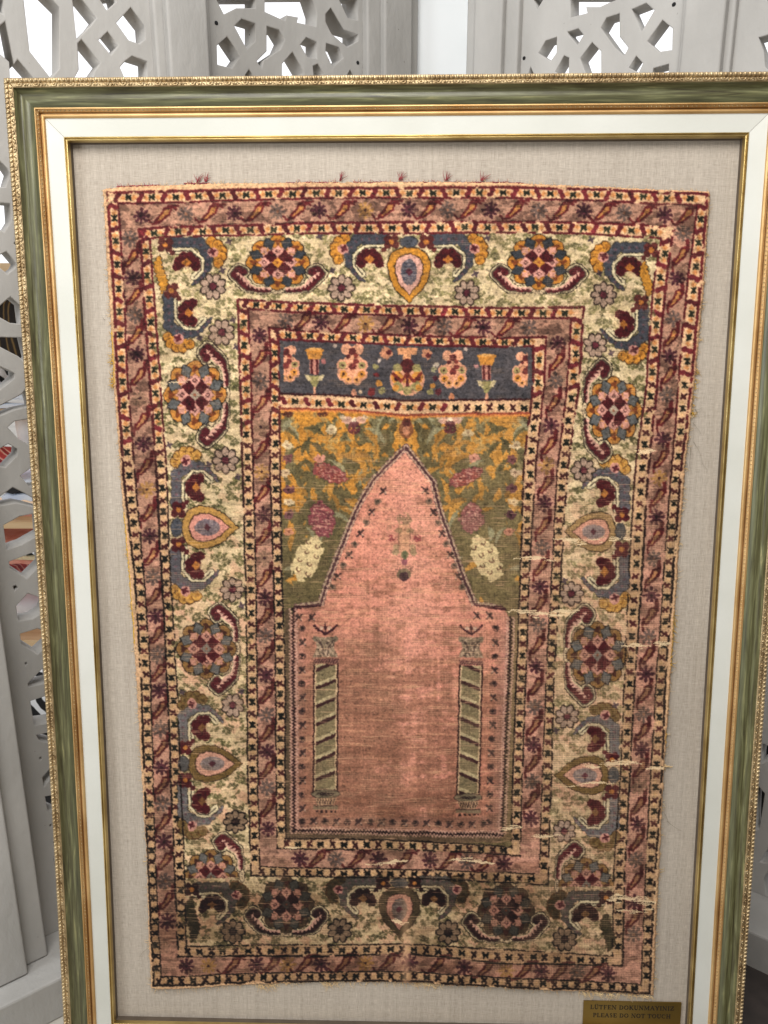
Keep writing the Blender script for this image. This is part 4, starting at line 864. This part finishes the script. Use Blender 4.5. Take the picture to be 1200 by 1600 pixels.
    def pincers(x, y, o, sa, sb, p, which=(1, -1), dark=0):
        MRc = (114,28,40) if not dark else (74,28,32); OL = (52,36,34)
        for fl in which:
            fls = 1; q = Loc(x, y, o, sa, sb, ext=84, flip=fl); pts = [(-54,17), (-61,13), (-67,20), (-58,30), (-46,43), (-30,48), (-15,48)]
            d, ar, sd_ = q.line(pts); tp = 1-.45*sm(ar, 40, 62)
            q.put((d < 11.0*tp+1) & (d > 9.6*tp+.8), OL, .85); q.put(d <= 9.6*tp+.8, (214,204,164), .95); q.put((np.abs(d-8.0*tp) < .7) & (sd_ > 0) | (np.abs(d-6.6*tp) < .8), OL, .7)
            q.put(d < 6.2*tp, MRc, .97); saw = 1-((ar/7.5) % 1)
            q.put((sd_*fls < 0) & (d > -1+6.0*saw*tp) & (d < 8.2*tp) & (ar > 6), (222,176,160), .93); q.put((sd_*fls < 0) & (np.abs(d-(-1+6.0*saw*tp)) < .7) & (ar > 6), OL, .45)
        q = Loc(x, y, o, sa, sb, ext=64); q.put(q.circ(0, 50.5, 12, 4.6), OL, .7); q.put(q.circ(0, 50.5, 10.6, 3.4), (214,196,160), .95); q.put((np.abs(q.a) < 6) & (np.abs(q.b-50.5) < 1) & (np.sin(q.a*1.8) > 0), OL, .8)
    def flower8(x, y, r_=20, dark=0, sy=1):
        q = Loc(x, y, 'T', r_/20, r_/20*sy, ext=24); OL = (70,52,44) if not dark else (40,28,26); n = 8; ph = .39*(int(x) % 2)
        D = np.full(q.a.shape, 9.)
        for k in range(n):
            an = 2*math.pi*k/n+ph; t = q.a*math.cos(an)+q.b*math.sin(an); u = -q.a*math.sin(an)+q.b*math.cos(an); D = np.minimum(D, np.hypot((t-12.6)/7.6, u/(4.9+.05*t)))
        q.put(D < 1.13, OL, .9); q.put(np.hypot(q.a, q.b) < 8, OL, .7); q.put(D < .80, (176,152,136) if not dark else (148,124,100), .95)
        q.put(q.circ(0, 0, 5.2), (122,44,62) if not dark else (64,32,34), .95)
    def eye(x, y, o, sa, sb, p):
        q = Loc(x, y, o, sa, sb, ext=62); cc = {'f': ((210,144,44), (206,160,150), (78,84,104)), 'm': ((200,154,76), (222,152,140), (110,104,120)), 't': ((172,140,90), (222,158,138), (140,128,132)), 'w': ((134,106,52), (214,158,138), (124,116,120)), 'd': ((96,80,52), (196,138,120), (104,92,88))}[p]
        out = [(0,-40),(14,-37),(27,-30),(33,-14),(31,4),(26,16),(20,27),(8,38),(0,48)]; out = out+[(-a, b) for a, b in out[-2:0:-1]]
        def sc(k, kb): return [(a*k, b*kb-1) for a, b in out]
        q.put(q.poly(sc(1.05, 1.04)), (70,46,28), .85); q.put(q.poly(sc(1.0, 1.0)), cc[0], .96); q.put(q.poly(sc(.70, .76)), (80,50,36), .8); q.put(q.poly(sc(.645, .71)), cc[1], .97)
        q.put(q.circ(0, -2, 12.5, 20), cc[2], .92); q.put(q.circ(0, -2, 12.5, 20) & (vnoise(q.a/8, q.b/1.3, 90) > .66), (160,146,146), .5); q.put(np.abs(q.a)+np.abs(q.b+2) < 6, (110,44,62), .9)
        q.put(q.circ(0, -49, 15, 9.5), (60,56,64), .8); q.put(q.circ(0, -49, 13.6, 8.2), (86,94,110) if p in 'fm' else (98,98,100), .93)
    def hook(x, y, o, sa, sb, fl, p, eyeless=False):
        q = Loc(x, y, o, sa, sb, ext=128, flip=fl); BL = {'f': (78,84,100), 'm': (100,100,112), 'w': (116,116,122), 'd': (96,92,88)}[p]; MRc = (112,24,34) if p != 'd' else (74,26,28); YL = {'f': (214,148,52), 'm': (206,156,72), 'w': (134,110,62), 'd': (92,78,48)}[p]
        OL = (48,38,34)
        for (a, b, r_) in ((100,-52,7.5),(109,-47,7.5),(115,-39,7.5),(116,-29,7.5),(111,-20,7.5),(103,-37,12)): q.put(q.circ(a, b, r_+1.1), (90,58,28), .85)
        for (a, b, r_) in ((99,-52,8),(109,-47,8),(115,-38,8),(115,-28,8),(110,-18,8)): q.put(q.circ(a, b, r_+.6), (110,66,30), .8); q.put(q.circ(a, b, r_-.8), YL, .95); q.put(q.circ(a-2, b+1, r_-4.6), (YL[0]*.82, YL[1]*.72, YL[2]*.6), .7)
        q.put(q.circ(102,-35,11.5), YL, .95)
        d, ar, sd_ = q.line([(36,-50),(80,-50),(94,-32),(93,-10),(82,6),(70,15)]); w = 8.2-5.6*sm(ar, 60, 116)+.9*np.sin(ar*.45)
        q.put(d < w+.9, OL, .7); q.put(d < w, BL, .95); q.put((d < 2.2) & (np.sin(ar*.55) > .55), (122,84,96), .7)
        q.put(q.circ(102,-35,8.5,8), (206,146,138), .92); q.put(np.hypot(q.a-101, q.b+36)+1.6*np.sin(4*np.arctan2(q.b+36, q.a-101)) < 5.0, (112,34,48), .93)
        d, ar, sd_ = q.line([(34,-37),(68,-37),(83,-24),(83,-8),(72,4)]); q.put(d < 5.4, OL, .8); q.put(d < 4.6, (216,208,172), .96); q.put((d < .9), OL, .75)
        for (a, b, r_) in ((50,-20,9.5),(72,-20,9.5),(56,-28,8),(66,-28,8),(46,-13,7.5),(75,-13,7.5),(61,-18,8)): q.put(q.circ(a, b, r_), MRc, .96)
        q.put(q.circ(61, -8, 5.5, 6), (208,188,146), .85)
        q.put(np.abs(q.a-61)/8+np.abs(q.b+19)/6.5 < 1, (200,128,50) if p in 'fm' else (140,96,52), .93)
        for (a, b, r_) in ((22,-52,6),(33,-51,6),(21,-41,6),(33,-41,6),(39,-34,4)): q.put(q.circ(a, b, r_), MRc if p != 'f' else (116,44,42), .92)
        q.put(q.circ(27, -46, 4), (202,126,50), .9)
    SR = random.Random(21)
    def sprigs():
        for iy in range(0, 66):
            for ix in range(0, 52):
                x = 236+ix*15.5+SR.uniform(-6, 6)+(iy % 2)*7; y = 372+iy*17+SR.uniform(-6, 6)
                if x > 1040 or y > 1490: continue
                r_, c_ = np.searchsorted(rowY, y), None
                if r_ >= H: continue
                c_ = np.searchsorted(PX[r_], x)
                if c_ >= Wd or not (ins[4][r_, c_] and not ins[5][r_, c_]) or SR.random() < .06: continue
                q = Loc(x, y, ext=11, flip=SR.choice((-1, 1))); c = (118, 116, 70) if y < 560 else (92, 94, 50) if y < 1250 else (88, 86, 50); c = np.array(c)*SR.uniform(.85, 1.12); rtf = .9-.25*float(rt[r_, c_])
                t0 = SR.uniform(-.8, .8); a = q.a*math.cos(t0)+q.b*math.sin(t0); b = -q.a*math.sin(t0)+q.b*math.cos(t0)
                m = (np.abs(b) < .8) & (np.abs(a) < 7)
                for (u, v, rr_) in ((-6,0,2.6),(-2,-3.6,2.3),(-2,3.6,2.3),(3,-3.4,2.1),(4,3.2,2.3),(7,0,2)):
                    if SR.random() < .78: m |= ((a-u)/rr_/1.25)**2+((b-v)/rr_)**2 < 1
                q.put(m & (vnoise(q.a/1.3, q.b/1.3, int(x)) > .16), c, rtf*.82)
    sprigs()
    # order: hooks, eyes, pincers, rosettes, small flowers
    for a_ in ((639,425,'T',1,1,1,'f'), (639,425,'T',1,1,-1,'f'), (232,430,'T',1,1,1,'f'), (1043,438,'T',1,1,-1,'f'),
              (315,428,'L',1,1,1,'f'), (954,446,'R',1,1,1,'f'),
              (327,823,'L',1.02,1,-1,'m'), (327,823,'L',.97,1,1,'m'), (924,830,'R',.98,1,-1,'m'), (924,830,'R',1.02,1,1,'m'),
              (335,1191,'L',.92,.95,-1,'w'), (335,1191,'L',.95,.95,1,'w'), (911,1209,'R',.92,.95,-1,'w'), (911,1209,'R',.96,.95,1,'w'),
              (624,1419,'T',.93,.9,-1,'d'), (624,1419,'T',.88,.9,1,'d'), (276,1427,'T',.93,.88,1,'d'), (972,1442,'T',.96,.9,-1,'d')):
        hook(*a_)
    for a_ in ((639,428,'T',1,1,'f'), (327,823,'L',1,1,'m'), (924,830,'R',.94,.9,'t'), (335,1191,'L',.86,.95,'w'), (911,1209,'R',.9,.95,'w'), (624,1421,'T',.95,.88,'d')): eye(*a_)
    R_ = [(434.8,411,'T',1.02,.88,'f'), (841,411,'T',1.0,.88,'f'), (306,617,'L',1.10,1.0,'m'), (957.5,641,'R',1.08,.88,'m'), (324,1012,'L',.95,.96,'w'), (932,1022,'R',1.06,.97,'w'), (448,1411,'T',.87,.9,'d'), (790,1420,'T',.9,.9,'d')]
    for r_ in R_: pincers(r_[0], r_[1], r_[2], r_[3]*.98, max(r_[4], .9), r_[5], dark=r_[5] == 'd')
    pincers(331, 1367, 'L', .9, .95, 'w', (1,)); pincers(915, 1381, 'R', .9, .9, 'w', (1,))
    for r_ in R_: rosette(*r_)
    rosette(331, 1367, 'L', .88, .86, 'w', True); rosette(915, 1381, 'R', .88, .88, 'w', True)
    for (x, y, r_, dk_) in ((333.5,448,21,0),(347,520,21,0),(534,451,21,0),(729,458,20,0),(942,461,20,0),(929,540,19,0),(354,719,21,0),(910,734,19,0),(364,920,19,0),(365,1100,18.5,0),(892,926,19,0),(885,1118,19,0),(368.7,1281,18.5,1),(364.7,1452.5,19,1),(531,1451,19,1),(700,1454,19,1),(881,1297,18,0),(881,1464,19,1)): flower8(x, y, r_, dk_)
    for (x, y, w, h_, c) in ((253,430,7,30,(206,144,46)), (1008,437,7,28,(206,144,46)), (302,1432,8,34,(76,68,40)), (949,1454,8,30,(80,74,46))):
        q = Loc(x, y, ext=42); xx = q.a-4*np.sin(q.b/11.) ; m = (np.abs(xx) < w*(1-np.abs(q.b/h_)**3)+1.2*np.sin(q.b*.9)) & (np.abs(q.b) < h_); m2 = (np.abs(xx) < w*(1-np.abs(q.b/h_)**3)+1.6+1.2*np.sin(q.b*.9)) & (np.abs(q.b) < h_+2); q.put(m2, (70,46,30), .85); q.put(m, c, .95)
    for (x, y) in ((348,423),(520,424),(742,429),(935,428),(358,378),(500,371),(761,372),(922,376),(313,528),(954,552),(365,500),(370,543),(266,695),(328,726),(373,745),(286,1080),(379,945),(378,1078),(880,906),(868,1140),(960,1100)):
        q = Loc(x, y, ext=9); q.put(np.hypot(q.a, q.b)+1.5*np.sin(4*np.arctan2(q.b, q.a)) < 4.4, (84,66,84), .85)
    # --- stripe lines between the bands
    def dline(k):
        t, b, l, r = lines(k, X, Y); inn_ = (X > l-2) & (X < r+2) & (Y > t-2) & (Y < b+2)
        return np.where(inn_, np.minimum(np.minimum(np.abs(X-l), np.abs(X-r)), np.minimum(np.abs(Y-t), np.abs(Y-b))), 99)
    lc = mixc((122,24,36), (44,26,22), sm(PY+30*(n1-.5), 560, 900))
    for k, w in zip(range(1, 9), (2.3, 1.5, 2.1, 1.5, 1.7, 1.5, 1.6, 1.7)):
        d = dline(k); bold = w*(1.15-.38*low)*(.75+.5*fbm(PX/7, PY/7, 60+k)); gap = fbm(PX/14, PY/14, 90+k) > (.66-.05*rt)
        m = (d < bold) & ~gap; CV[m] = CV[m]*.12+lc[m]*.88; HT[m] = .75
    for (y_, x0, x1, c) in ((None, 437, 832, (92,36,40)),):
        m = (np.abs(Y-ybt) < 1.6) & field; CV[m] = c; m = (np.abs(Y-ysp) < 1.8) & field; CV[m] = (176,84,60); m = (np.abs(Y-ysp-3) < 1.5) & field; CV[m] = (220,140,70)
    # --- abrash, dirt, wear, weave
    rowv = vnoise(PY/1.7, PX/90, 101); wv = vnoise(PX/1.6, PY/1.6, 102)
    CV *= (1+.11*(rowv-.5)+.16*(RNG.random((H, Wd))-.5)+.22*(wv-.5)+.10*(n3-.5))[..., None]
    fuzz = fbm(PX/4, PY/4, 103, 3); CV *= (1+.30*(fuzz-.5)*(1-.5*low))[..., None]
    dkk = sm(fbm(PX/2.6, PY/2.2, 105, 2), .66, .86)*(.34-.1*low); CV *= (1-dkk)[..., None]; lum = CV.mean(-1, keepdims=True); CV[:] = lum+(CV-lum)*(.92-.04*low[..., None]); CV *= np.array((.975,.92,.865)); t_ = np.clip(CV.mean(-1), 4, 255)/255; CV *= ((t_+.085*np.sin((t_-.48)*math.pi)-.02)/t_)[..., None]
    lum = CV.mean(-1, keepdims=True); CV[:] = np.clip(lum+(CV-lum)*.99, 3, 255)
    K = CV.copy(); K[1:-1, 1:-1] = .36*CV[1:-1, 1:-1]+.10*(CV[:-2, 1:-1]+CV[2:, 1:-1]+CV[1:-1, :-2]+CV[1:-1, 2:])+.06*(CV[:-2, :-2]+CV[2:, 2:]+CV[2:, :-2]+CV[:-2, 2:]); CV[:] = K
    pb_ = ((ins[2] & ~ins[3]) | (ins[6] & ~ins[7]))*sm(fbm(PX/13, PY/8, 151), .46, .66)*(.40-.10*low); CV *= (1-pb_[..., None]*np.array((.88,.95,.95)))
    # brownish soiling, with some of the shade at the foot painted in
    soil_shade = sm(fbm(PX/55, PY/26, 111), .50, .72)*(.18+.32*sm(PY, 1050, 1420)*(1-.6*sm(PX, 780, 900)))+.42*sm(PY, 1340, 1400)*(1-.8*sm(PX, 860, 960))*(1-.5*np.exp(-((PX-620)/60)**2)); soil_shade = np.clip(soil_shade+.30*sm(PY, 1080, 1300)*field*fbm(PX/30, PY/12, 119), 0, .8)*(ins[1])
    CV[:] = CV*(1-soil_shade[..., None])+CV*np.array((.60,.55,.50))*soil_shade[..., None]
    # foundation grid showing through
    gx = .5+.5*np.sin(PX*2*math.pi/2.55+2*fbm(PX/40, PY/40, 1)); gy = .5+.5*np.sin(PY*2*math.pi/2.9+2.5*fbm(PX/30, PY/30, 2)); gx = gx*(.5+vnoise(PX/5, PY/30, 3)*.7); gy = gy*(.4+vnoise(PX/30, PY/4, 4)*.8)
    bare = np.clip(sm(fbm(PX/26, PY/10, 121)+.20*rt+.08*low-.05, .50, .78)*.95, 0, 1)*ins[1]
    cvw = bare*(.26*gy+.20*gx)*.8; web = mixc((222,182,136), (228,170,134), n2)
    CV[:] = CV*(1-cvw[..., None])+web*cvw[..., None]
    CV *= (1-bare*.16*(1-gx)*(1-gy)*2)[..., None]; HT -= bare*.35+.12*bare*gy
    str_ = sm(fbm(PX/34, PY/1.6, 131, 3), .70, .78)*.35*sm(PY, 640, 760)*ins[1]; CV[:] = CV*(1-str_[..., None])+web*str_[..., None]
    # split and torn places with bare cream wefts
    for (x0, x1, y, w) in ((790,905,955,5),(960,1048,1004,4.5),(860,990,842,4),(985,1022,701,4),(800,870,872,3),(945,1026,1403,6),(905,1005,1190,3.5),(780,815,1292,2.5),(828,880,1301,3),(700,775,1342,3.5),(565,640,1344,2.5),(600,640,1437,3),(880,960,1222,2),(1005,1050,1195,3),(960,1020,1418,3),(250,300,593,2),(445,475,1318,2)):
        q = Loc((x0+x1)/2, y, ext=(x1-x0)/2+10); m = (np.abs(q.b+3*np.sin(q.a/17.+x0)-2*vnoise(q.a/9, q.a*0, int(y))) < 1.1*w*np.clip(1-(np.abs(q.a)/((x1-x0)/2))**4, 0, 1)*(.35+.9*vnoise(q.a/11, q.b*0, int(x0)))) & (vnoise(q.a/16, q.b/1.05, int(x1)) > .46); q.put(m, (230,202,160), .85, .5)
    # pale centre fold
    fold = np.exp(-((PX-(634+.0*PY))/7)**2)*sm(PY, 1330, 1480)*.5; CV[:] = CV*(1-fold[..., None])+web*fold[..., None]
    # selvedge
    ed = ins[0] & ~ins[1]; 
    eo = vnoise(PX/60, PY/60, 140) 
    t, b, l, r = lines(0, X, Y); ye = ed & (((X-l < 4.5) & (((Y > 515) & (Y < 600)) | ((Y > 800) & (Y < 1005)) | (Y > 870) & (Y < 950))) | ((r-X < 4) & ((np.abs(Y-640) < 70) | (np.abs(Y-1000) < 45) | (np.abs(Y-1150) < 12)) & (eo > .35)))
    CV[ye] = CV[ye]*.25+np.array((204,158,52.))*.75
    return np.clip(CV, 0, 255), HT, ins[0]

RU0, RV0 = uv_at(150, 272, LW); RU1, _ = uv_at(1122, 290, LW); _, RV1 = uv_at(1025, 1566, LW)
CELL = .00124
NU = int((RU1-RU0)/CELL); NV = int((RV1-RV0)/CELL)
gu, gv = np.meshgrid(RU0+CELL*np.arange(NU), RV0+CELL*np.arange(NV))
q3 = TL+gu[..., None]*U+gv[..., None]*V+N*(LW+.004)
GX, GY = proj(q3)
COL, HGT, INS = paint(GX, GY)
COL[RNG.random(COL.shape[:2]) < .004] *= 1.18
wav = .0062+(fbm(gu*6, gv*5, 201)-.5)*.011+(fbm(gu*24, gv*16, 202)-.5)*.0030
def dist_in():                    # rough distance to the rug's edge, in cells, so that the edge rolls down to the linen
    d = INS.astype(np.float32)*0; cur = INS.copy()
    for i in range(5):
        d = d+cur; nx_ = cur.copy(); nx_[1:] &= cur[:-1]; nx_[:-1] &= cur[1:]; nx_[:, 1:] &= cur[:, :-1]; nx_[:, :-1] &= cur[:, 1:]; cur = nx_
    return d/5
dd_ = dist_in()
z = .0014+wav.clip(-.0010, .02)+.0016*HGT+.0007*(vnoise(GX/1.7, GY/1.5, 203)-.5)+.0005*(RNG.random(HGT.shape)-.5)
hgt = LW+.0004+(z+.0014)*(dd_**.6)
pts = (TL+gu[..., None]*U+gv[..., None]*V+hgt[..., None]*N).reshape(-1, 3)
keep = INS[:-1, :-1] & INS[1:, :-1] & INS[:-1, 1:] & INS[1:, 1:]
ii = (np.arange(NV-1)[:, None]*NU+np.arange(NU-1)[None])[keep]
quads = np.stack([ii, ii+NU, ii+NU+1, ii+1], -1)
used = np.zeros(NU*NV, bool); used[quads.ravel()] = True; remap = np.cumsum(used)-1
pts = pts[used]; quads = remap[quads].astype(np.int32); colr = COL.reshape(-1, 3)[used]
me = bpy.data.meshes.new('pile'); nq = len(quads)
me.vertices.add(len(pts)); me.vertices.foreach_set('co', pts.astype(np.float32).ravel())
me.loops.add(nq*4); me.loops.foreach_set('vertex_index', quads.ravel())
me.polygons.add(nq); me.polygons.foreach_set('loop_start', np.arange(0, nq*4, 4, dtype=np.int32)); me.polygons.foreach_set('loop_total', np.full(nq, 4, np.int32))
me.update(calc_edges=True)
ca = me.color_attributes.new('dye', 'FLOAT_COLOR', 'POINT')
ca.data.foreach_set('color', np.concatenate([lin(colr), np.ones((len(colr), 1))], 1).astype(np.float32).ravel())
def wool():
    m = bpy.data.materials.new('knotted_wool'); m.use_nodes = True; n = m.node_tree.nodes; L = m.node_tree.links; b = n['Principled BSDF']
    b.inputs['Roughness'].default_value = .85; b.inputs['Specular IOR Level'].default_value = .2; b.inputs['Sheen Weight'].default_value = .12; b.inputs['Sheen Roughness'].default_value = .4
    a = n.new('ShaderNodeAttribute'); a.attribute_name = 'dye'; L.new(a.outputs['Color'], b.inputs['Base Color'])
    t = n.new('ShaderNodeTexCoord'); no = n.new('ShaderNodeTexNoise'); no.inputs['Scale'].default_value = 700; L.new(t.outputs['Object'], no.inputs[0])
    bp = n.new('ShaderNodeBump'); bp.inputs['Strength'].default_value = .35; bp.inputs['Distance'].default_value = .001; L.new(no.outputs['Fac'], bp.inputs['Height']); L.new(bp.outputs[0], b.inputs['Normal']); return m
re_ = empty('prayer_rug', P((RU0+RU1)/2, RV1, LW), 'antique knotted prayer rug with pink niche and flowered border sewn onto the linen', 'rug')
link('pile', me, wool(), re_, True)
# loose wefts and frayed ends
def rp(x, y, w=0.0): u_, v_ = uv_at(x, y, LW); return P(u_, v_, LW+.002+w)
M_fr = mat('cream_weft', (226,200,154), .9, col2=(206,172,124), scale=60); M_frr = mat('red_wool', (158,66,70), .9, col2=(120,44,52), scale=60); M_fry = mat('yellow_silk', (206,164,60), .8, col2=(180,140,60), scale=60); M_frg = mat('grey_thread', (128,120,104), .9)
rnd = random.Random(3)
cream, redf, yell, grey = MB(), MB(), MB(), MB()
def hair(mb, x, y, ang, ln, r, w=.002, curl=.5, n=6):
    pts_ = [rp(x, y, 0)]; a = ang
    for i in range(n):
        a += rnd.uniform(-curl, curl); x += ln/n*math.cos(a); y += ln/n*math.sin(a); pts_.append(rp(x, y, w*math.sin(math.pi*(i+1)/n)+rnd.uniform(0, .0006)))
    mb.tube(pts_, r, 4, True)
for i in range(230):            # foot
    x = rnd.uniform(236, 1022); y = np.interp(x, *LB[0]); hair(cream, x, y-2, rnd.gauss(1.57, .8), rnd.uniform(3, 13), rnd.uniform(.0004, .0008))
for i in range(110):            # a fringe of thicker tufts at the foot
    x = rnd.choice((rnd.uniform(400, 430), rnd.uniform(500, 530), rnd.uniform(640, 690), rnd.uniform(905, 960), rnd.uniform(980, 1020))); y = np.interp(x, *LB[0]); hair(cream, x, y-1, rnd.gauss(.9, .6), rnd.uniform(8, 18), .0007, curl=.35)
for i in range(230):
    y = rnd.uniform(300, 1545); x = np.interp(y, *LR[0]); hair(cream if rnd.random() < .8 else yell, x-2, y, rnd.gauss(0, .9), rnd.uniform(3, 11), rnd.uniform(.0003, .0007))
for i in range(240):
    y = rnd.uniform(295, 1540); x = np.interp(y, *LL[0]); hair(cream if rnd.random() < .85 else yell, x+2, y, rnd.gauss(3.14, .9), rnd.uniform(3, 10), rnd.uniform(.0003, .0007))
for i in range(200):
    x = rnd.uniform(165, 1108); y = np.interp(x, *LT[0]); hair(cream, x, y+2, rnd.gauss(-1.57, .8), rnd.uniform(3, 9), rnd.uniform(.0003, .0006))
for (x0, x1, dy) in ((183, 250, 0), (288, 328, -3), (446, 530, 0), (552, 612, 0), (612, 742, 1), (742, 818, 0)):   # maroon cord left along the head
    y0 = np.interp((x0+x1)/2, *LT[0])-3+dy; pts_ = []
    for i in range(14): x = x0+(x1-x0)*i/13; pts_.append(rp(x, np.interp(x, *LT[0])+1.2+dy*.3+rnd.uniform(-.8, .8), .001))
    redf = MB(); redf.tube(pts_, .0011, 5)
    for i in range(int((x1-x0)/5)): x = rnd.uniform(x0, x1); hair(redf, x, np.interp(x, *LT[0])+1.2+dy*.3, rnd.gauss(-1.3, .9), rnd.uniform(3, 8), .0006)
    for x in (532, 625, 697, 310, 322, 752):
        if x0 <= x <= x1 or (x == 532 and x0 == 446):
            for k in range(9): hair(redf, x+rnd.uniform(-2, 2), np.interp(x, *LT[0])-2, rnd.gauss(-1.2, .3), rnd.uniform(8, 17), .0007, curl=.25)
    redf.build('red_cord', M_frr, re_)
for (x0, x1, y, w) in ((790,905,955,5),(960,1048,1004,4.5),(860,990,842,4),(985,1022,701,4),(800,870,872,3),(945,1026,1403,6),(905,1005,1190,3.5),(828,880,1301,3),(700,775,1342,3.5),(565,640,1344,2.5),(600,640,1437,3),(1005,1050,1195,3),(960,1020,1418,3),(250,300,593,2),(1000,1022,446,3)):
    for k in range(int(3+w)):
        a0 = rnd.uniform(x0-4, x0+(x1-x0)*.35); a1 = rnd.uniform(x0+(x1-x0)*.6, x1+4); yy = y+rnd.uniform(-w, w)*.7; ph = rnd.uniform(0, 6); pts_ = []
        for i in range(12): x = a0+(a1-a0)*i/11; pts_.append(rp(x, yy+1.3*math.sin(ph+i*.55)+rnd.uniform(-.4, .4), .0032+.0012*math.sin(i*.9+ph)))
        cream.tube(pts_, .0008, 4)
for (x, y, a, l) in ((1086,640,.9,16),(1082,660,1.1,24),(1078,700,1.4,40),(1083,690,1.2,52),(1085,640,.1,14),(1088,380,0,10),(1066,700,1.5,44),(164,500,-2.2,8),(232,1480,2.4,26),(1042,1282,1.0,30),(1038,1270,1.3,20),(176,610,3.6,8)):
    grey = MB(); hair(grey, x, y, a, l, .0004, .004, .3, 9); grey.build('loose_thread', M_frg, re_)
for i in range(40):
    y = rnd.choice((rnd.uniform(520, 600), rnd.uniform(590, 605))); hair(yell, np.interp(y, *LL[0])+1, y, rnd.gauss(2.2, .8), rnd.uniform(4, 12), .0007)
for i in range(40):
    y = rnd.choice((rnd.uniform(575, 650), rnd.uniform(960, 1040))); hair(yell, np.interp(y, *LR[0])-1, y, rnd.gauss(.9, .8), rnd.uniform(4, 12), .0007)
for mb_, nm, m_ in ((cream, 'cream_fringe', M_fr), (yell, 'yellow_selvedge', M_fry)):
    o = mb_.build(nm, m_, re_)
    if nm in ('cream_fringe', 'yellow_selvedge'): o['kind'] = 'stuff'
